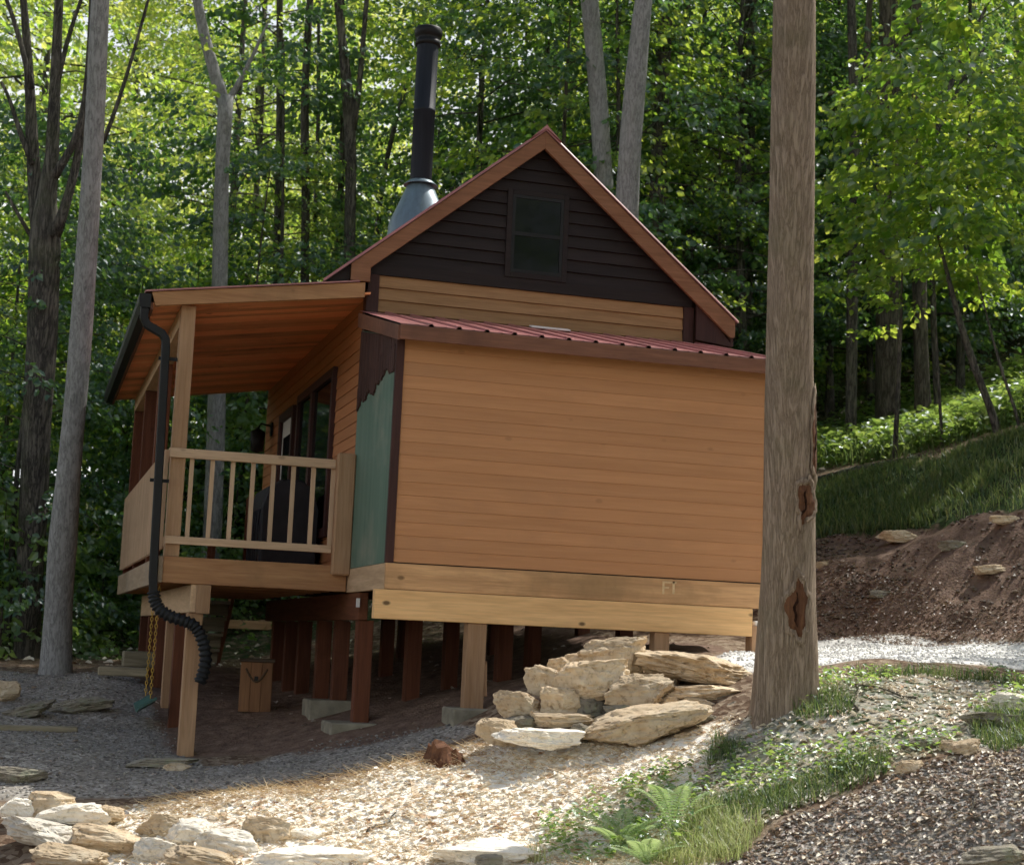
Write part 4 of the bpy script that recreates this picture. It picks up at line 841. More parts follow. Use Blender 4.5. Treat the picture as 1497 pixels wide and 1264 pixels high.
edge = [(28, 1186, 62, 40, 11.0, 'rock_pale', 'rounded tan edging stone at the left picture border'), (72, 1178, 80, 44, 11.05, 'rock', 'pale angular edging stone second from the border'),
        (112, 1190, 90, 34, 10.85, 'rock_pale', 'long low white edging stone'), (160, 1190, 46, 24, 10.9, 'rock', 'small flat edging stone between two white ones'),
        (60, 1216, 120, 40, 10.6, 'rock_pale', 'broad edging slab in the lower left corner'), (150, 1226, 100, 42, 10.5, 'rock', 'sloping edging stone in front of the white one'),
        (236, 1208, 64, 40, 10.7, 'rock', 'grey sided square edging stone'), (224, 1244, 54, 44, 10.35, 'rock_pale', 'glare whitened edging stone beneath the square one'),
        (282, 1220, 76, 44, 10.6, 'rock_pale', 'white edging stone with a shadowed notch'), (330, 1232, 90, 48, 10.4, 'rock_pale', 'tan edging stone with a wide flat face'),
        (388, 1222, 78, 56, 10.5, 'rock', 'upright edging stone with a broken tan face'), (440, 1226, 56, 36, 10.5, 'rock_pale', 'last small edging stone of the row'),
        (300, 1256, 120, 34, 10.15, 'rock', 'low edging slab cut by the bottom border'), (100, 1256, 110, 40, 10.2, 'rock', 'dusty edging slab at the bottom border'),
        (470, 1256, 150, 38, 10.05, 'rock_pale', 'wide glare whitened slab left of the bottom centre'), (712, 1250, 150, 44, 9.85, 'rock_pale', 'broad glare whitened boulder at the bottom centre')]
for i, (px, py, w, h, d, mt, lb) in enumerate(edge): stone(lb, px, py, w*1.05, h*1.1, d, mt, 40+i, random.uniform(-.15, .15), None, G2)
stone('small dark round stone on the glare whitened boulder', 714, 1258, 34, 22, 9.55, 'rock_grey', 77, 0, None, None, 0, 'rock', 0.95)
loose = [(112, 1031, 86, 26, 15.2, 'rock_grey', 'long flat brown slab lying in the gravel path', 0.15), (38, 1040, 74, 22, 15.3, 'rock_grey', 'thin grey slab tilted in the gravel path', 0.28),
         (2, 1012, 44, 38, 16.0, 'rock', 'rounded boulder at the left end of the gravel path', 0.0), (30, 1133, 66, 26, 12.4, 'rock_grey', 'dull red flat stone at the left border of the path', 0.0),
         (258, 1120, 40, 12, 13.4, 'rock', 'thin pale flake at the foot of the corner stilt', 0.05), (240, 1114, 90, 16, 13.7, 'rock_grey', 'mossy flat stone under the corner stilt', 0.03),
         (1474, 1025, 66, 34, 11.1, 'rock_pale', 'pale rounded stone on the mound near the right border', 0.0), (1450, 1052, 90, 26, 10.8, 'rock_grey', 'flat grey stone below the pale rounded one', 0.0),
         (1412, 1094, 44, 24, 10.2, 'rock', 'wedge stone at the edge of the leafy footpath', 0.2), (1328, 1121, 38, 26, 9.95, 'rock', 'small tan stone at the top of the leafy footpath', 0.0),
         (1388, 1090, 34, 22, 10.3, 'rock', 'tiny tan stone beside the wedge stone', 0.0), (1350, 1086, 60, 22, 10.3, 'rock_grey', 'grey stone half sunk in the mound grass', 0.1),
         (1450, 1256, 110, 40, 8.9, 'rock_grey', 'flat stone slab in the lower right corner', 0.1), (1310, 784, 54, 22, 17.9, 'rock', 'stone sticking out at the top of the cut bank', 0.0),
         (1448, 832, 44, 16, 15.9, 'rock', 'pale stone in the face of the cut bank', 0.1), (1208, 828, 26, 16, 17.8, 'rock', 'yellowish stone at the bank beside the big trunk', 0.0),
         (1290, 870, 40, 18, 16.5, 'rock_grey', 'grey stone lower on the cut bank', 0.0), (1395, 800, 50, 22, 16.8, 'rock_grey', 'weathered stone under the roots of the bank', 0.0),
         (1470, 760, 46, 16, 16.4, 'rock', 'light stone at the grassy lip of the bank', 0.0)]
for i, (px, py, w, h, d, mt, lb, tl) in enumerate(loose):
    q = hit(px, py+h*0.3, 7, 40); dd = float(q@FW); stone(lb, px, py, w, h, dd, mt, 90+i, tl)

# broken stump in the leaf litter
q = hit(650, 1112); d = float(q@FW)
st_ = empty('broken_stump', tuple(q), 'small rotten broken stump in the sunlit leaves left of the pile', 'stump')
m = MB(); r = random.Random(4); seg = 22; prof = []
v = []
for j, (f, rr) in enumerate(((-0.10, 0.20), (0.0, 0.165), (0.06, 0.13), (0.12, 0.115))):
    for k in range(seg):
        th = 6.2832*k/seg; w = 1+0.25*mnoise.noise((math.cos(th)*1.8, math.sin(th)*1.8, f*4))
        top = (0.10+0.14*abs(mnoise.noise((math.cos(th)*3.1, math.sin(th)*3.1, 9))))*(0.4+0.6*(0.5-0.5*math.cos(th))) if j == 3 else f
        v.append((q[0]+rr*w*math.cos(th), q[1]+rr*w*math.sin(th), q[2]+top))
m.add(v, [(i*seg+k, i*seg+(k+1) % seg, (i+1)*seg+(k+1) % seg, (i+1)*seg+k) for i in range(3) for k in range(seg)]+[tuple(3*seg+k for k in range(seg))])
m.build('stump_wood', M['scar'], st_)

# ---------------------------------------------------------------- trees
def crown_leaves(rg, centers, twigdirs, n_per, size, spray, droop=0.25):
    """sprays of leaves: every spray is a twig with leaves on both sides, lying nearly flat"""
    S = len(centers); t = norm(twigdirs)
    side = norm(np.cross(np.array([0, 0, 1.0]), t)); K = n_per
    u = np.tile(np.linspace(0.05, 1, K), (S, 1))+rg.normal(0, 0.05, (S, K)); sg = np.where(np.arange(K) % 2, 1, -1)[None, :]*rg.uniform(0.6, 1.3, (S, K))
    L = spray*rg.uniform(0.7, 1.3, (S, 1))
    b = centers[:, None]+t[:, None]*(u*L)[..., None]+side[:, None]*(sg*0.16*L*(1.15-u))[..., None]
    b[..., 2] += -droop*u*u*L*0.5+rg.normal(0, 0.035, (S, K))
    ax = t[:, None]*0.7+side[:, None]*(sg*0.9)[..., None]+rg.normal(0, 0.35, (S, K, 3)); ax[..., 2] -= 0.5
    nr = np.array([0, 0, 0.9])+rg.normal(0, 0.75, (S, K, 3))
    ln = size*rg.uniform(0.65, 1.25, (S, K)); b, ax, nr = b.reshape(-1, 3), ax.reshape(-1, 3), nr.reshape(-1, 3); ln = ln.ravel()
    v, q = leaves(b, ax, nr, ln, ln*rg.uniform(0.6, 0.85, len(ln)), 0.10, 0.10)
    rr = np.clip(np.repeat(rg.uniform(0, 1, S), K)*0.6+rg.uniform(0, 1, S*K)*0.4, 0, 1)
    return v, q, np.concatenate([rr, rr])

def make_tree(seed, h, zb, R, nb, ns, nl, size=0.13, spray=0.65, trunk_r=0.12, shape='dome', lean=0.0, stems=1):
    """returns trunk mesh builder and crown mesh arrays, both around the origin"""
    rg = np.random.default_rng(seed); mb = MB(); C, T = [], []
    ph = rg.uniform(0, 6.28)
    def axis(z): return np.array([lean*z+0.10*math.sin(z*0.45+ph)*min(1, z/3), 0.10*math.cos(z*0.38+ph*2)*min(1, z/3), z])
    zs = np.linspace(-0.25, h*0.93, 14)
    rad = [trunk_r*(1.0+0.55*math.exp(-max(z, 0)/0.35))*max(0.10, 1-0.85*max(z, 0)/h) for z in zs]
    if trunk_r > 0: mb.tube([axis(max(z, 0))+np.array([0, 0, min(z, 0)]) for z in zs], rad, 9, True, None, True, 0.12)
    for i in range(nb):
        f = (i+rg.uniform(0, 1))/nb; z = zb+(h*0.96-zb)*f
        az = i*2.399+rg.normal(0, 0.5)
        pr = {'dome': math.sqrt(max(0.05, 1-(f*0.98)**2))*0.9+0.1, 'cone': 1.05-0.85*f, 'egg': math.sin(math.pi*(0.18+0.78*f))}[shape]
        L = R*pr*rg.uniform(0.65, 1.12); out = np.array([math.cos(az), math.sin(az), 0]); rise = rg.uniform(0.05, 0.45)*(0.5+f)
        b0 = axis(z); pts = [b0+out*L*s+np.array([0, 0, rise*L*s-0.28*L*s*s*s]) for s in (0, 0.3, 0.6, 0.85, 1.0)]
        if trunk_r > 0 and L > 0.8: mb.tube(pts, [max(0.006, trunk_r*0.30*(1-f*0.6)*k) for k in (1, .7, .45, .25, .12)], 5, False)
        side = np.array([-out[1], out[0], 0])
        for k in range(ns):
            s = rg.uniform(0.28, 1.0); p = b0+out*L*s+np.array([0, 0, rise*L*s-0.28*L*s**3]); sg = rg.uniform(-1, 1)
            p = p+side*sg*0.42*L*(0.35+0.5*s)*0.8+np.array([0, 0, rg.normal(0, 0.10)-0.1*abs(sg)])
            C.append(p); T.append(out*0.9+side*sg*1.1+rg.normal(0, 0.25, 3)*np.array([1, 1, 0.5]))
    v, q, rr = crown_leaves(rg, np.array(C), np.array(T), nl, size, spray)
    return mb, (v, q, rr)

def mesh_of(mb, name, mat):
    o = mb.build(name, mat); me = o.data; bpy.data.objects.remove(o); return me
PRO = {}
def proto(key, barkm, leafm, *a, **k):
    mb, (v, q, rr) = make_tree(*a, **k)
    PRO[key] = (mesh_of(mb, 'trunk', M[barkm]) if len(mb.v) else None, quick_mesh('crown', v, q, rr, M[leafm]))
for i in range(3): proto(('under', i), 'bark_mid', 'leaf', 100+i, 8.5+i, 1.0, 3.1, 44, 12, 18, 0.105, 0.72, 0.065, 'dome', 0.02*i)
for i in range(2): proto(('shade', i), 'bark_dark', 'leaf_shade_tone', 150+i, 6.5+2.5*i, 0.8, 2.8, 44, 12, 18, 0.105, 0.72, 0.06, 'dome', 0.02)
for i in range(2): proto(('shadetall', i), 'bark_dark', 'leaf_shade_tone', 170+i, 12.5+1.5*i, 1.6, 3.4, 50, 13, 18, 0.11, 0.75, 0.10, 'egg', 0.01)
for i in range(3): proto(('mid', i), 'bark_dark', 'leaf_far', 200+i, 15+1.5*i, 3.2, 4.4, 56, 14, 18, 0.115, 0.8, 0.14, 'egg', 0.01)
for i in range(2): proto(('tall', i), 'bark_mid', 'leaf', 300+i, 22+2*i, 9.5, 4.8, 46, 12, 17, 0.135, 0.85, 0.22, 'egg')
for i in range(3): proto(('shrub', i), 'bark_mid', 'leaf_low', 400+i, 1.7+0.5*i, 0.15, 1.15, 26, 7, 11, 0.11, 0.42, 0.018, 'dome')
proto(('high', 0), 'bark_mid', 'leaf', 500, 13.0, 1.0, 4.2, 26, 9, 17, 0.115, 0.8, 0.0, 'egg')      # crown for a tall trunk of its own
proto(('high', 1), 'bark_mid', 'leaf', 501, 12.0, 0.5, 3.6, 24, 9, 17, 0.115, 0.8, 0.0, 'dome')
proto(('sapling', 0), 'bark_dark', 'leaf', 600, 4.5, 0.9, 1.7, 26, 9, 12, 0.13, 0.6, 0.022, 'egg')
proto(('sapling', 1), 'bark_dark', 'leaf', 601, 3.6, 0.6, 1.5, 22, 9, 12, 0.13, 0.6, 0.02, 'dome', 0.10)

def plant(name, kind, x, y, label, cat, group=None, s=1.0, rz=None, dz=-0.05, sz=None):
    r = empty(name, (x, y, hzv(np.array([[x, y]]))[0]+dz), label, cat, group)
    r.rotation_euler = (0, 0, random.uniform(0, 6.28) if rz is None else rz); r.scale = (s, s, sz or s*random.uniform(0.92, 1.1))
    t, c = PRO[kind]
    if t is not None: link(bpy.data.objects.new('trunk', t), r)
    link(bpy.data.objects.new('crown', c), r); return r

def trunk_px(mb, pts, d, wob=0.10, seg=12, base=False, zt=None):
    """pts: (px, py, width_px) in survey pixels at distance d, from the foot up; a tapered trunk standing there"""
    P, Rr = [], []
    for (px, py, w) in pts: P.append(Vector(at(px, py, d))); Rr.append(w*d/F0/2)
    if base:
        g = hz(P[0].x, P[0].y); b = P[0].copy(); dirv = (P[1]-P[0]).normalized()
        if P[0].z > g: b = P[0]-dirv*((P[0].z-g)/max(dirv.z, 0.3))
        P.insert(0, Vector((b.x, b.y, min(g, P[0].z)-0.25))); Rr.insert(0, Rr[0]*1.25)
    if zt:
        dirv = (P[-1]-P[-2]).normalized(); dirv.z = max(dirv.z, 0.6)
        n = 5; z0, r0 = P[-1].z, Rr[-1]; p0 = P[-1].copy()
        if zt > z0:
            for i in range(1, n+1): P.append(p0+dirv*((zt-z0)*i/n/dirv.z)); Rr.append(max(r0*(1-0.85*i/n), 0.012))
    # resample smoothly
    out, ro = [], []
    for i in range(len(P)-1):
        k = max(2, int((P[i+1]-P[i]).length/0.35))
        for j in range(k):
            t = j/k; out.append(P[i].lerp(P[i+1], t)); ro.append(Rr[i]*(1-t)+Rr[i+1]*t)
    out.append(P[-1]); ro.append(Rr[-1])
    for _ in range(4): out = [out[0]]+[(out[i-1]+out[i]*2+out[i+1])/4 for i in range(1, len(out)-1)]+[out[-1]]
    mb.tube(out, ro, seg, True, None, True, wob); return out

def own_tree(name, label, d, pts, barkm, forks=(), zt=15, crown=('high', 0), cz=8.0, cs=1.0, group=None, cat='tree', seg=12, base=True):
    m = MB(); ax = trunk_px(m, pts, d, 0.10, seg, base, zt)
    for f in forks: trunk_px(m, f[0], d+f[1], 0.08, 7, False, f[2] if len(f) > 2 else None)
    g = ax[0]
    r = empty(name, (g.x, g.y, g.z+0.25), label, cat, group); m.build('trunk', M[barkm], r)
    if crown:
        c = bpy.data.objects.new('crown', PRO[crown][1]); link(c, r)
        p = min(ax, key=lambda q: abs(q.z-(cz+g.z))); c.location = (p.x-g.x, p.y-g.y, cz+0.25); c.rotation_euler = (0, 0, random.uniform(0, 6.28)); c.scale = (cs, cs, cs)
    return r

# the big trunk in front, with its wounds
m = MB(); D1 = 11.3
fg = [(1149, 1046, 101), (1149, 1015, 96), (1150, 960, 91), (1151, 880, 82), (1153, 800, 77), (1154, 650, 72), (1155, 500, 68), (1158, 250, 65), (1161, 0, 62)]
P = [Vector(at(a, b, D1)) for a, b, w in fg]; Rr = [w*D1/F0/2 for a, b, w in fg]
g0 = P[0].copy(); P.insert(0, g0+Vector((0, 0, -0.35))); Rr.insert(0, Rr[0]*1.12)
top = P[-1].copy(); dv = (P[-1]-P[-3]).normalized()
for i in range(1, 7): P.append(top+dv*(2.2*i)); Rr.append(Rr[9]*(1-0.13*i))
out, ro = [], []
for i in range(len(P)-1):
    k = max(2, int((P[i+1]-P[i]).length/0.06))
    for j in range(k): t = j/k; out.append(P[i].lerp(P[i+1], t)); ro.append(Rr[i]*(1-t)+Rr[i+1]*t)
seg = 56; v = []
for p, r in zip(out, ro):
    hgt = p.z-g0.z; fl = math.exp(-max(hgt+0.05, 0)/0.22)
    for k in range(seg):
        th = 6.2832*k/seg; c, s = math.cos(th), math.sin(th)
        rr = r*(1+0.035*mnoise.noise((c*1.4+5, s*1.4, p.z*0.8))+0.030*mnoise.noise((c*7, s*7, p.z*1.6))+0.016*mnoise.noise((c*16, s*16, p.z*4.5)))*(1+fl*0.13*math.sin(3*th+0.6)**2)
        v.append((p.x+c*rr, p.y+s*rr, p.z))
n = len(out); m.add(v, [(i*seg+k, i*seg+(k+1) % seg, (i+1)*seg+(k+1) % seg, (i+1)*seg+k) for i in range(n-1) for k in range(seg)], 0.5, True)
limbs = []
for i in range(9):
    b = top+dv*(4.0+1.0*i); az = i*2.4; o_ = Vector((math.cos(az), math.sin(az), 0.55)); L = 3.2-0.2*i
    m.tube([b, b+o_*L*0.5, b+o_*L*0.85+Vector((0, 0, 0.3)), b+o_*L*1.2+Vector((0, 0, 0.4))], [0.07, 0.05, 0.03, 0.01], 6)
FG = empty('tree', tuple(g0), 'big brown barked tree trunk with bark wounds standing in front of the cabin', 'tree')
tr = m.build('trunk', M['bark_fg'], FG)
c = bpy.data.objects.new('crown', PRO[('high', 1)][1]); link(c, FG); c.location = top+dv*4.0-g0; c.scale = (0.95, 0.95, 0.9)
def scar(px, py, w, h, seed, label):
    """bark wound: raised bark lip, red wood, dark hollow, wrapped on the trunk"""
    ctr = Vector(at(px, py, D1)); i = min(range(len(out)), key=lambda k: abs(out[k].z-ctr.z)); axp = out[i]; r = ro[i]
    rt = Vector(RT); fwd = Vector(FW); a = w*D1/F0/2; bz = h*D1/F0/2; u0 = (ctr-axp).dot(rt)
    for (nm, sc_, lift, mat) in (('bark_lip', 1.25, 0.002, 'bark_fg'), ('bark_scar', 1.0, 0.009, 'scar'), ('hollow', 0.42, 0.012, 'scar_dark')):
        mm = MB(); vs = []; NR, NT = 12, 44
        for j in range(NR+1):
            f = j/NR
            for k in range(NT):
                th = 6.2832*k/NT; rag = 1+0.20*mnoise.noise((math.cos(th)*7+seed, math.sin(th)*7, 2.2))*f; wob = rag*(1+0.40*mnoise.noise((math.cos(th)*1.9+seed, math.sin(th)*1.9, 0.4*sc_)))
                hol = nm == 'hollow'; x = u0+a*(0.17 if hol else sc_)*f*math.cos(th)*wob+a*0.45*mnoise.noise((math.sin(th)*2.2*f, seed, 0.5))-(0.2*a if hol else 0); z = bz*(0.72 if hol else sc_)*f*math.sin(th)*wob
                ii = min(range(len(out)), key=lambda q: abs(out[q].z-(ctr.z+z))); ax_, rr = out[ii], ro[ii]
                xc = max(-0.985*rr, min(0.985*rr, x)); dep = math.sqrt(max(0, rr*rr-xc*xc))
                rim = lift*(1-0.9*f**4)+(0.012*math.exp(-((f-0.86)/0.09)**2) if nm == 'bark_lip' else 0)+0.006*mnoise.noise((x*40, z*25, seed))
                nrm = (rt*xc-fwd*dep).normalized()
                q = Vector((ax_.x, ax_.y, ctr.z+z))+rt*xc-Vector((fwd.x, fwd.y, 0)).normalized()*dep+nrm*(rim+rr*0.030); vs.append(q)
        mm.add(vs, [(j*NT+k, j*NT+(k+1) % NT, (j+1)*NT+(k+1) % NT, (j+1)*NT+k) for j in range(NR) for k in range(NT)], 0.5, True)
        o = mm.build(nm, M[mat], tr)
        if nm == 'bark_scar': o['label'] = label
scar(1170, 738, 28, 60, 1.3, 'reddish wound halfway up the trunk')
scar(1160, 893, 30, 84, 4.1, 'large reddish wound low on the trunk')
scar(1187, 648, 14, 100, 7.7, 'dark split at the right edge of the trunk')

# trunks one can tell apart in the woods
own_tree('tree', 'straight pale grey leaning trunk left of the porch with a swollen foot', 18.6, [(82, 985, 46), (84, 900, 41), (90, 790, 42), (100, 700, 35), (113, 560, 33), (124, 420, 31), (136, 230, 29), (147, 0, 26)], 'bark_pale', (), 17, ('high', 0), 10.5, 0.8)
own_tree('tree', 'dark many stemmed tree at the far left spreading upward like a fan', 21.5, [(38, 968, 38), (46, 800, 40), (54, 620, 42), (62, 480, 44), (66, 340, 46)], 'bark_dark',
   [([(58, 360, 26), (47, 240, 20), (44, 120, 15), (34, 0, 11)], 0.2, 14), ([(68, 350, 26), (76, 230, 20), (80, 120, 17), (86, 0, 13)], 0, 14), ([(78, 260, 14), (98, 225, 12), (122, 195, 12), (130, 120, 10), (134, 0, 8)], -0.3, 14),
    ([(80, 345, 18), (104, 280, 14), (118, 215, 12), (126, 150, 9)], -0.2), ([(48, 240, 10), (24, 190, 8), (20, 150, 6), (2, 120, 5)], 0.1), ([(46, 130, 10), (30, 50, 8), (10, 0, 6)], 0, 13), ([(82, 130, 9), (95, 60, 7), (118, 0, 5)], 0, 13), ([(150, 210, 7), (175, 150, 6), (200, 60, 5)], -0.3, 11), ([(45, 345, 7), (18, 300, 5), (8, 280, 4)], 0)], 6, ('high', 1), 7.5, 0.9)
own_tree('tree', 'grey forked tree directly behind the porch', 24.5, [(300, 930, 30), (310, 800, 28), (317, 600, 26), (321, 420, 23), (324, 260, 21), (330, 140, 23)], 'bark_pale',
   [([(326, 150, 20), (312, 100, 17), (296, 50, 16), (288, 0, 15)], 0.1, 15), ([(332, 150, 12), (350, 120, 8), (366, 90, 6), (384, 50, 5)], 0.1, 9)], 5.5, ('high', 0), 9.0, 0.8)
own_tree('tree', 'slim dark trunk standing left of the twin trunks behind the porch roof', 30, [(402, 900, 13), (404, 420, 12), (409, 200, 11), (409, 0, 10)], 'bark_dark', (), 15, ('high', 1), 8.5, 0.8, None, 'tree', 8)
own_tree('tree', 'thin wavy dark trunk above the porch roof left of the stove pipe', 28, [(446, 900, 15), (445, 400, 13), (448, 250, 13), (443, 160, 12), (450, 50, 11)], 'bark_dark', (), 15, ('high', 0), 8.8, 0.7, None, 'tree', 8)
own_tree('tree', 'hair thin dark stem beside the wavy trunk', 31, [(455, 900, 7), (458, 380, 6), (465, 200, 6), (466, 0, 5)], 'bark_dark', (), 11, None, 0, 1, None, 'tree', 6)
own_tree('tree', 'thin dark trunk nearly touching the thicker twin trunk', 29, [(492, 900, 11), (494, 380, 10), (500, 230, 9), (503, 120, 9), (500, 0, 8)], 'bark_dark', (), 14, ('high', 1), 8.6, 0.7, None, 'tree', 8)
own_tree('tree', 'dark twin forked trunk left of the stove pipe', 27, [(508, 900, 19), (511, 380, 17), (514, 200, 17), (508, 130, 18), (498, 40, 12), (494, 0, 12)], 'bark_dark', [([(515, 190, 12), (526, 140, 9), (530, 60, 8), (536, 0, 7)], 0, 13)], 14, ('high', 0), 8.6, 0.8, None, 'tree', 9)
own_tree('tree', 'slanting thin stem close to the left of the stove pipe', 33, [(545, 420, 9), (556, 270, 8), (572, 200, 7), (595, 120, 6)], 'bark_dark', (), 10.5, None, 0, 1, None, 'tree', 6)
own_tree('tree', 'grey trunk behind the roof on the left of a close pair', 25, [(890, 700, 34), (884, 280, 28), (878, 180, 27), (868, 60, 26), (862, 0, 26)], 'bark_pale', (), 16, ('high', 1), 9.6, 0.8)
own_tree('tree', 'thicker pale trunk behind the roof on the right of a close pair', 23, [(908, 700, 42), (915, 310, 36), (922, 200, 34), (934, 60, 30), (941, 0, 27)], 'bark_pale', (), 16, ('high', 0), 9.6, 0.8)
own_tree('tree', 'dark trunk just right of the pale pair behind the roof', 28, [(955, 800, 28), (960, 330, 25), (966, 150, 24), (974, 0, 21)], 'bark_dark', (), 16, ('high', 0), 9.5, 0.8)
own_tree('tree', 'slim grey trunk between the roof and the big front trunk', 32, [(1003, 800, 17), (1005, 350, 15), (1001, 170, 13), (1004, 0, 12)], 'bark_mid', (), 16, ('high', 1), 9.5, 0.8)
own_tree('tree', 'broad dark trunk half lost in leaves left of the big front trunk', 30, [(1086, 800, 27), (1088, 400, 25), (1092, 200, 23), (1097, 0, 20)], 'bark_dark', (), 17, ('high', 0), 10, 0.8)
own_tree('tree', 'slender dark trunk just right of the big front trunk', 26, [(1243, 700, 17), (1247, 330, 16), (1250, 180, 15), (1244, 0, 12)], 'bark_dark', (), 15, ('high', 1), 9.5, 0.8)
own_tree('tree', 'large dark tree on the hillside with a crooked side limb', 27.5, [(1298, 650, 40), (1298, 560, 36), (1296, 400, 33), (1296, 240, 33), (1298, 140, 30), (1299, 0, 26)], 'bark_mid',
   [([(1290, 165, 15), (1274, 135, 14), (1258, 127, 12), (1230, 134, 8), (1200, 140, 5)], -0.3), ([(1264, 130, 12), (1268, 70, 11), (1272, 0, 9)], -0.2, 13), ([(1306, 160, 13), (1320, 80, 10), (1330, 0, 9)], -0.2, 13), ([(1326, 50, 6), (1350, 30, 5), (1385, 5, 4)], -0.2)], 17, ('high', 0), 12, 0.9)
own_tree('tree', 'brown trunk at the sunlit foot of the hillside', 27, [(1351, 640, 27), (1348, 570, 23), (1344, 420, 20), (1342, 200, 17)], 'bark_mid', (), 16, ('high', 1), 12, 0.8)
own_tree('tree', 'thin dark stem on the slope edge before the large hillside tree', 23, [(1308, 672, 9), (1311, 600, 8), (1316, 520, 7), (1318, 430, 5)], 'bark_dark', (), 5.6, ('sapling', 0), 1.4, 0.9, None, 'tree', 6)
own_tree('tree', 'wispy stem on the slope edge right of the brown trunk', 22.5, [(1379, 656, 6), (1374, 600, 5), (1371, 540, 5), (1368, 470, 3)], 'bark_dark', (), 5.2, ('sapling', 1), 1.3, 0.8, None, 'tree', 6)
own_tree('tree', 'dark leaning young tree at the top of the grass slope', 21.8, [(1462, 632, 13), (1446, 590, 11), (1425, 540, 11), (1405, 480, 10), (1390, 420, 8)], 'bark_dark', (), 6.0, ('sapling', 0), 1.2, 1.15, None, 'tree', 7)
own_tree('tree', 'thin leaning stem near the right picture border', 21.5, [(1493, 622, 6), (1478, 580, 5), (1464, 545, 5), (1450, 490, 4)], 'bark_dark', (), 5.0, ('sapling', 1), 1.2, 0.9, None, 'tree', 6)
own_tree('tree', 'thin tree with two slanting stems high on the right', 26, [(1372, 640, 9), (1362, 400, 9), (1365, 190, 9), (1385, 130, 8), (1412, 70, 6), (1442, 10, 5)], 'bark_dark', [([(1380, 185, 6), (1400, 110, 5), (1440, 70, 4)], 0)], 11.5, ('sapling', 0), 6.5, 1.3, None, 'tree', 7)

# trees whose leaf colour carries the shade of the others
for kind, px, d, s, lb in ((('shadetall', 0), 700, 31, 1.0, 'tree with shade toned leaves right behind the stove pipe'), (('shadetall', 1), 778, 34, 1.05, 'tree with shade toned leaves behind the roof ridge'), (('shadetall', 1), 1015, 31, 1.0, 'tree with shade toned leaves behind the right roof slope'), (('shadetall', 0), 1085, 28, 0.9, 'tree with shade toned leaves left of the big front trunk'),
     (('shade', 1), 405, 27, 1.05, 'tree with shade toned leaves behind the middle of the porch roof'), (('shade', 0), 190, 28, 0.95, 'tree with shade toned leaves between the pale leaning trunk and the porch'), (('shade', 1), 20, 27, 0.95, 'tree with shade toned leaves at the left border behind the fan shaped tree'),
     (('shadetall', 1), 1215, 31, 0.8, 'tree with shade toned leaves just right of the big front trunk'), (('shade', 0), 1275, 31, 1.1, 'tree with shade toned leaves behind the large hillside tree'), (('shadetall', 0), 1405, 29, 0.8, 'tree with shade toned leaves behind the leaning young tree'), (('shade', 1), 1340, 33, 1.25, 'tree with shade toned leaves uphill of the brown trunk')):
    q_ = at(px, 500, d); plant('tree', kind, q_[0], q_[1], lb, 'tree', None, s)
# leafy trees that fill the woods; only their kind and place tell them apart
def ok_spot(x, y):
    if y < 21.8 and x > -3.5 and x < 12: return False
    if 0 < x < 8 and y < 24.0: return False
    if x > 7.5 and y < 23.5: return False
    if 13.5 < x < 23 and y < 28.5: return False
    if 0.42*y < x < 0.575*y and y < 27.5: return False
    return True
placed = []
def fill(kind, n, xr, yr, mind, label, cat, group, smin, smax, test=None, name='tree'):
    k = tries = 0
    while k < n and tries < 4000:
        tries += 1; x, y = random.uniform(*xr), random.uniform(*yr)
        if not ok_spot(x, y) or (test and not test(x, y)): continue
        if any((x-a)**2+(y-b)**2 < mind*mind for a, b, c in placed if c == kind[0] if isinstance(kind, tuple)): continue
        kk = (kind[0], random.randrange(kind[1])); placed.append((x, y, kind[0])); plant(name, kk, x, y, label, cat, group, random.uniform(smin, smax)); k += 1
cone = lambda x, y: -0.13*y-2 < x < 0.72*y+2
left = lambda x, y: cone(x, y) and x < 0.27*y
right = lambda x, y: cone(x, y) and x >= 0.27*y
fill(('shade', 2), 4, (-5, 12), (23.5, 38), 3.0, 'low tree with shade toned leaves in the woods left of the cabin', 'tree', 'low trees with shade toned leaves left of the cabin', 0.7, 1.1, left)
fill(('shade', 2), 8, (8, 28), (24, 36), 2.6, 'low tree with shade toned leaves on the hillside right of the cabin', 'tree', 'low trees with shade toned leaves on the right hillside', 0.7, 1.2, right)
fill(('under', 3), 12, (-7, 14), (25, 38), 2.5, 'low leafy tree in the woods left of the cabin', 'tree', 'low leafy trees in the woods left of the cabin', 0.7, 1.05, left)
fill(('under', 3), 16, (5, 30), (25, 42), 2.4, 'low leafy tree on the hillside right of the cabin', 'tree', 'low leafy trees on the hillside right of the cabin', 0.7, 1.15, right)
fill(('mid', 3), 15, (-10, 24), (36, 78), 4.0, 'tall leafy tree deep in the woods behind the cabin on the left', 'tree', 'tall leafy trees behind the cabin on the left', 0.8, 1.1, left)
fill(('mid', 3), 14, (5, 44), (33, 64), 4.0, 'tall leafy tree deep in the woods on the right hillside', 'tree', 'tall leafy trees on the right hillside', 0.8, 1.15, right)
fill(('tall', 2), 3, (14, 55), (56, 85), 5.5, 'very tall tree far up the wooded hillside', 'tree', 'very tall trees far up the hillside', 0.9, 1.1, right)
fill(('shrub', 3), 34, (-6, 10), (22, 33), 1.0, 'leafy shrub growing under the trees left of the cabin', 'shrub', 'leafy shrubs under the trees on the left', 0.7, 1.3, left, 'shrub')
fill(('shrub', 3), 34, (8, 26), (23.5, 34), 1.0, 'leafy shrub growing on the hillside above the grass slope', 'shrub', 'leafy shrubs on the right hillside', 0.5, 1.0, right, 'shrub')

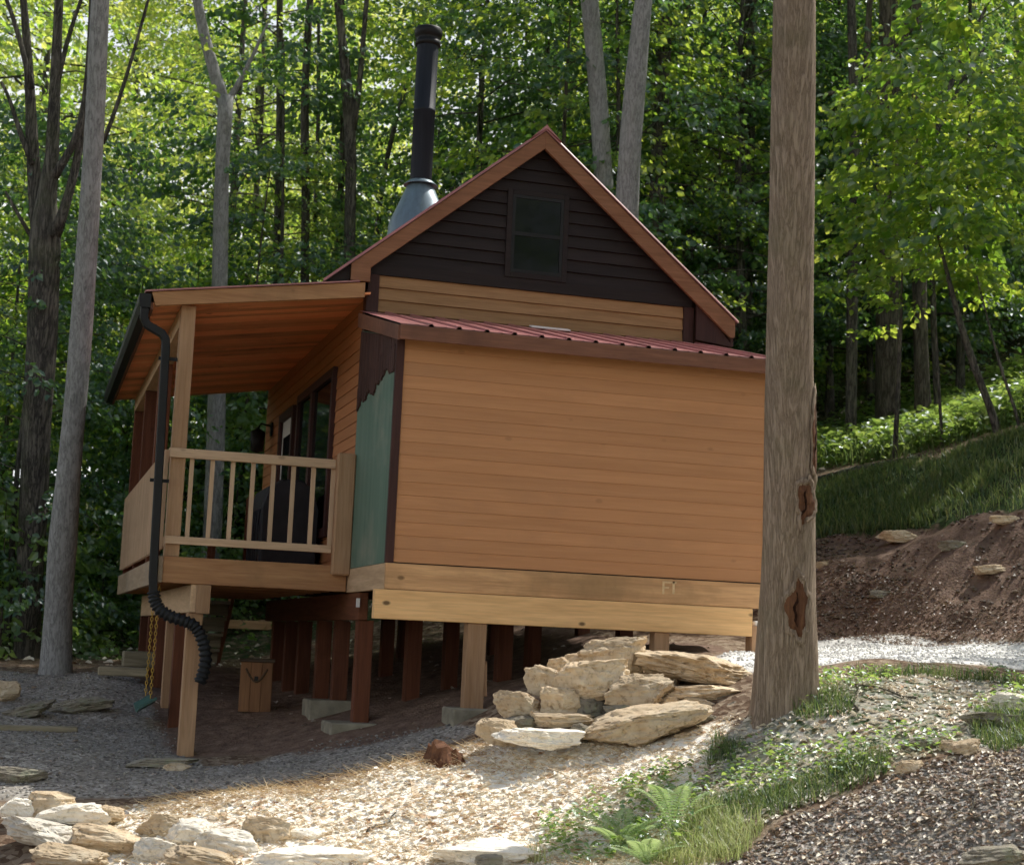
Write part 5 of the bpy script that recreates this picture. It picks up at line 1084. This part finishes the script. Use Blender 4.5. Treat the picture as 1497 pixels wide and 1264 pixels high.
# trees beside and behind the photographer: they shade the bank and the mound and stand in the window reflections
for kind, x, y, s, lb in ((('mid', 0), 17.4, 19.6, 0.75, 'bushy tree outside the right picture border above the grass slope'), (('mid', 1), 20.5, 17.5, 0.7, 'second bushy tree outside the right border uphill'), (('under', 2), 13.0, 12.6, 0.72, 'small tree outside the right border beside the mound'),
     (('mid', 0), 20.0, 15.5, 0.8, 'tree outside the right border beyond the driveway'),
     (('mid', 1), 8.5, -7.0, 0.9, 'leafy tree behind the photographer on the right'), (('mid', 2), 13.5, -10.0, 1.0, 'tall leafy tree behind the photographer'), (('mid', 0), 5.0, -13.0, 1.0, 'leafy tree straight behind the photographer'), (('mid', 1), 16.0, -4.0, 0.9, 'leafy tree far right behind the photographer'), (('mid', 2), -3.0, -9.0, 0.95, 'leafy tree behind the photographer on the left'), (('mid', 0), 10.5, -16.0, 1.1, 'distant leafy tree behind the photographer')):
    plant('tree', kind, x, y, lb, 'tree', None, s)

for kind, x, y, s, lb in ((('mid', 0), -2.6, 34.0, 1.1, 'tall leafy tree behind the fan shaped one at the far left'), (('mid', 1), -0.6, 41.0, 1.25, 'tall leafy tree behind the pale leaning trunk'), (('mid', 2), 2.0, 48.0, 1.3, 'tall leafy tree far behind the porch post'), (('mid', 0), -4.5, 48.0, 1.35, 'tall leafy tree deep in the woods at the far left'), (('mid', 1), 6.0, 52.0, 1.35, 'tall leafy tree far behind the forked grey one'), (('mid', 2), 9.5, 58.0, 1.4, 'tall leafy tree far behind the stove pipe')):
    plant('tree', kind, x, y, lb, 'tree', None, s)

# ---------------------------------------------------------------- ground cover
def scatter(pg, n):
    lo, hi = pg.min(0), pg.max(0); out = np.zeros((0, 2))
    while len(out) < n:
        p = rng.uniform(lo, hi, (n*2, 2)); out = np.concatenate([out, p[inside(p, pg)]])
    return out[:n]
def bigpoly(pts): return poly(pts)
def surf(xy): return np.column_stack([xy, hzv(xy)])
def near_ok(xy):                              # keep out of the footings
    return xy
def clump(xy, freq, thr):
    v = np.array([mnoise.noise((x*freq, y*freq, 3.3)) for x, y in xy]); return xy[v > thr]
def lay_leaves(name, label, xy, s0, s1, mat='litter', lift=0.012, tilt=0.38, rlo=0.0, rhi=1.0, dry=0.0):  # dry leans the leaves sunward, shaped so they look brighter
    p = surf(xy); n = len(p); p[:, 2] += lift*rng.uniform(0.2, 1.6, n)
    th = rng.uniform(0, 6.28, n); ax = np.column_stack([np.cos(th), np.sin(th), rng.normal(0, tilt*0.8, n)]); nr = np.column_stack([rng.normal(0, tilt, (n, 2)), np.ones(n)])+dry*np.array([[sun_dir.x, sun_dir.y, 0]])
    ln = rng.uniform(s0, s1, n); v, q = leaves(p, ax, nr, ln, ln*rng.uniform(0.45, 0.75, n), 0.16, 0.14); rr = rng.uniform(rlo, rhi, n)**0.9
    me = quick_mesh(name, v, q, np.concatenate([rr, rr]), M[mat]); o = link(bpy.data.objects.new(name, me)); tag(o, label, None, None, 'stuff'); return o
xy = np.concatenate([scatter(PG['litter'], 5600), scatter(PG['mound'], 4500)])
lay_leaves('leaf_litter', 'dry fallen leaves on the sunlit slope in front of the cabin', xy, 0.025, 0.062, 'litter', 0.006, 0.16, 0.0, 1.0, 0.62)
xy = np.concatenate([scatter(PG['footpath'], 6000), clump(scatter(PG['dirt_bank'], 1200), 0.8, 0.0), scatter(poly([(1190, 820), (1300, 840), (1420, 900), (1600, 880), (1600, 955), (1190, 935)]), 3600)])
xy2 = scatter(PG['footpath'], 2200)
lay_leaves('leaf_litter', 'pale fallen leaves strewn on the footpath', xy2, 0.02, 0.05, 'litter', 0.010, 0.25, 0.1, 0.7)
lay_leaves('leaf_litter', 'brown fallen leaves on the footpath and below the cut bank', xy, 0.018, 0.050, 'litter_dull', 0.008, 0.22, 0.0, 1.0)
xy = np.concatenate([scatter(PG['gravel_path'], 150), scatter(PG['underhouse'], 110)])
lay_leaves('scattered_leaves', 'few pale fallen leaves scattered on the shaded gravel', xy, 0.03, 0.075, 'litter_dull', 0.006, 0.2, 0.3, 1.0)
xy = np.column_stack([rng.uniform(-8, 30, 9000), rng.uniform(21, 45, 9000)])
lay_leaves('woodland_litter', 'fallen leaves on the floor of the woods', xy, 0.06, 0.13)
# straw and needles in the bright strip
def straws(name, label, xy, l0, l1, mat, up=0.25):
    p = surf(xy); n = len(p); th = rng.uniform(0, 6.28, n); d = norm(np.column_stack([np.cos(th), np.sin(th), rng.uniform(-0.02, up, n)])); L = rng.uniform(l0, l1, n)[:, None]; w = norm(np.cross(d, rng.normal(0, 1, (n, 3))))*0.0022
    v = np.stack([p-w, p+w, p+d*L+w*0.4, p+d*L-w*0.4], 1).reshape(-1, 3); v[:, 2] += 0.008
    me = quick_mesh(name, v, np.arange(4*n).reshape(-1, 4), rng.uniform(0, 1, n), M[mat]); o = link(bpy.data.objects.new(name, me)); tag(o, label, None, None, 'stuff')
straws('dry_straw', 'dry grass and pine straw among the sunlit leaves', np.concatenate([scatter(PG['litter'], 5600), scatter(poly([(200, 1175), (450, 1140), (700, 1085), (720, 1100), (450, 1170), (220, 1195)]), 1300)]), 0.05, 0.16, 'needle', 0.5)
# gravel chips
def chips(name, label, xy, s0, s1, mat='pebble'):
    p = surf(xy); n = len(p); s = rng.uniform(s0, s1, n)[:, None]
    T = np.array([(1, 0, 0), (-1, 0, 0), (0, 1, 0), (0, -1, 0), (0, 0, .7), (0, 0, -.7)], float); F8 = np.array([(0, 2, 4), (2, 1, 4), (1, 3, 4), (3, 0, 4), (2, 0, 5), (1, 2, 5), (3, 1, 5), (0, 3, 5)])
    th = rng.uniform(0, 6.28, n); c, sn = np.cos(th), np.sin(th); t = T[None]*rng.uniform(0.6, 1.3, (n, 6, 1))
    v = np.stack([t[..., 0]*c[:, None]-t[..., 1]*sn[:, None], t[..., 0]*sn[:, None]+t[..., 1]*c[:, None], t[..., 2]], -1)*s[:, :, None]+p[:, None]; v[..., 2] += 0.3*s
    f = (np.arange(n)[:, None, None]*6+F8[None]).reshape(-1, 3)
    me = quick_mesh(name, v.reshape(-1, 3), f, np.repeat(rng.uniform(0, 1, n), 8), M[mat]); o = link(bpy.data.objects.new(name, me)); tag(o, label, None, None, 'stuff')
chips('gravel', 'loose grey gravel on the shaded path', scatter(PG['gravel_path'], 7000), 0.006, 0.018)
chips('gravel', 'loose gravel chips on the sunlit driveway', scatter(PG['gravel_driveway'], 5000), 0.006, 0.018, 'pebble_pale')
chips('gravel', 'gravel chips between the leaves of the footpath', scatter(PG['footpath'], 3500), 0.006, 0.018)
chips('rubble', 'small stones crumbled down the cut bank', clump(scatter(PG['dirt_bank'], 1600), 0.9, -0.1), 0.010, 0.035, 'pebble_brown')
# grass
def blades(name, label, xy, h0, h1, w=0.004, rlo=0, rhi=0.8, clumpy=True, lean=0.5, mat='grass'):
    p = surf(xy); n = len(p); th = rng.uniform(0, 6.28, n); b = np.column_stack([np.cos(th), np.sin(th), np.zeros(n)]); sd = np.column_stack([-np.sin(th), np.cos(th), np.zeros(n)])*w
    h = rng.uniform(h0, h1, n)[:, None]; ln = rng.uniform(0.1, lean*2, n)[:, None]*h; up = np.array([[0, 0, 1.0]])
    p1 = p+up*h*0.55+b*ln*0.35; p2 = p+up*h*0.9+b*ln
    v = np.stack([p-sd-up*0.02, p+sd-up*0.02, p1+sd*.8, p1-sd*.8, p2+sd*.1, p2-sd*.1], 1).reshape(-1, 3); i = np.arange(n)[:, None]*6
    q = np.concatenate([i+np.array([[0, 1, 2, 3]]), i+np.array([[3, 2, 4, 5]])]); rr = rng.uniform(rlo, rhi, n)
    me = quick_mesh(name, v, q, np.concatenate([rr, rr]), M[mat]); o = link(bpy.data.objects.new(name, me)); tag(o, label, None, None, 'stuff')
blades('grass', 'grass in the shade of the slope above the cut bank', np.concatenate([clump(scatter(PG['grass_slope'], 30000), 0.7, -0.12), scatter(PG['grass_slope'], 6000)]), 0.05, 0.19, 0.006, 0, 0.95)
blades('grass', 'thin grass on the mound around the big trunk', clump(scatter(PG['mound'], 26000), 1.5, 0.16), 0.03, 0.12, 0.0028, 0, 0.9)
blades('grass', 'bright grass around the ferns', clump(scatter(poly([(790, 1215), (900, 1165), (1010, 1170), (1060, 1200), (1120, 1215), (1080, 1264), (770, 1264)]), 6500), 2.2, 0.02), 0.04, 0.15, 0.0028, 0.1, 1.0, True, 0.5, 'grass_pale')
blades('grass', 'sunlit undergrowth on the hillside behind the slope edge', scatter(poly([(1190, 690), (1340, 664), (1497, 618), (1800, 560), (1800, 505), (1497, 575), (1250, 640), (1190, 660)]), 16000), 0.10, 0.40, 0.010, 0.2, 0.9)
# small leafy ground plants
def herbs(name, label, xy, size, k=7, mat='leaf_low', hgt=0.10):
    p = np.repeat(surf(xy), k, 0); n = len(p); p[:, :2] += rng.normal(0, 0.05, (n, 2)); p[:, 2] += rng.uniform(0.02, hgt, n)
    th = rng.uniform(0, 6.28, n); ax = np.column_stack([np.cos(th), np.sin(th), rng.normal(0, 0.3, n)]); nr = np.column_stack([rng.normal(0, .4, (n, 2)), np.ones(n)]); ln = rng.uniform(0.6, 1.2, n)*size
    v, q = leaves(p, ax, nr, ln, ln*0.7, 0.1, 0.1); rr = rng.uniform(0.2, 1, n); me = quick_mesh(name, v, q, np.concatenate([rr, rr]), M[mat]); o = link(bpy.data.objects.new(name, me)); tag(o, label, None, None, 'stuff')
herbs('ground_plants', 'small leafy weeds on the mound', clump(scatter(PG['mound'], 800), 1.3, 0.15), 0.04)
herbs('ground_plants', 'pale weeds around the ferns', scatter(poly([(800, 1200), (900, 1150), (990, 1130), (1010, 1175), (1000, 1264), (790, 1264)]), 130), 0.045)
herbs('ground_plants', 'leafy undergrowth on the sunlit hillside', scatter(poly([(1190, 690), (1340, 664), (1497, 618), (1800, 560), (1800, 480), (1497, 545), (1250, 610), (1190, 650)]), 2600), 0.12, 7, 'leaf_low', 0.4)
herbs('ground_plants', 'low plants on the forest floor left of the cabin', np.column_stack([rng.uniform(-6, 7, 900), rng.uniform(23, 34, 900)]), 0.12, 7, 'leaf_low', 0.35)
# ferns
def fern(px, py, label, n=9, L=0.42, seed=0, upr=0.9):
    r = np.random.default_rng(seed); q = hit(px, py); root = empty('fern', tuple(q), label, 'fern', None); off = np.array(q)
    for k in range(n):
        th = k*6.2832/n+r.normal(0, 0.25); u = upr*r.uniform(0.7, 1.3); o = np.array([math.cos(th), math.sin(th), 0]); ll = L*r.uniform(0.75, 1.15); N = 24
        s = np.linspace(0, 1, N); P_ = off+o*(ll*(0.55*s+0.25*s*s))[:, None]+np.array([0, 0, 1.0])*(ll*u*(s-0.48*s*s))[:, None]
        tang = norm(np.gradient(P_, axis=0)); sd = norm(np.cross(tang, np.array([0, 0, 1.0]))); wd = 0.075*ll/0.42*np.sin(np.pi*np.clip(s*0.93+0.07, 0, 1))**0.7
        b = np.concatenate([P_, P_]); ax = np.concatenate([sd+tang*0.35, -sd+tang*0.35]); nr = np.concatenate([np.cross(sd, tang)]*2)+r.normal(0, 0.12, (2*N, 3)); ln = np.concatenate([wd, wd])
        v, qd = leaves(b, ax, nr, ln, np.full(2*N, ll/N*0.55), 0.05, 0.08)
        m = MB(); m.add(v-0, qd.tolist(), None); m.tube([tuple(x) for x in P_[::3]], [0.003]*len(P_[::3]), 4, False); m.r = [0.25+0.7*r.uniform()]*len(m.f); m.build('frond', M['fern'], root)
fern(985, 1222, 'tall bright fern with an upright frond at the edge of the trunk shadow', 8, 0.40, 1, 1.25)
fern(905, 1240, 'wide fern left of the tall upright one', 9, 0.42, 2, 0.8)
fern(945, 1262, 'low fern in front of the other two at the bottom border', 8, 0.36, 3, 0.7)
# twigs lying about
TW = [(1250, 1010, 0.7, 'thin fallen twig on the mound right of the big trunk'), (1420, 1180, 0.4, 'short stick on the leafy footpath'), (560, 1210, 0.3, 'small brown stick in the sunlit leaves'), (980, 1130, 0.35, 'twig lying near the biggest slab'), (1290, 1010, 0.5, 'crooked twig beside the driveway edge')]
for i, (px, py, L, lb) in enumerate(TW):
    q = Vector(hit(px, py)); a = random.uniform(0, 3.1); m = MB(); d_ = Vector((math.cos(a), math.sin(a), 0)); pp = []
    for k in range(6):
        p_ = q+d_*(L*(k/5-0.5))+Vector((-d_.y, d_.x, 0))*(0.03*math.sin(k*1.7)); p_.z = hz(p_.x, p_.y)+0.012; pp.append(p_)
    m.tube(pp, [0.009, 0.008, 0.007, 0.006, 0.005, 0.003], 6); o = m.build('twig', M['bark_mid'], None, 0, loc=tuple(q)); tag(o, lb, 'twig')
m = MB(); qs = [Vector(hit(px, py)) for px, py in ((1190, 708), (1250, 692), (1310, 680), (1345, 672))]; m.tube([q+Vector((0, 0, 0.05)) for q in qs], [0.045, 0.05, 0.04, 0.025], 8)
o = m.build('fallen_branch', M['bark_dark'], None, 0, loc=tuple(qs[0])); tag(o, 'dark fallen branch along the top edge of the grass slope', 'branch')
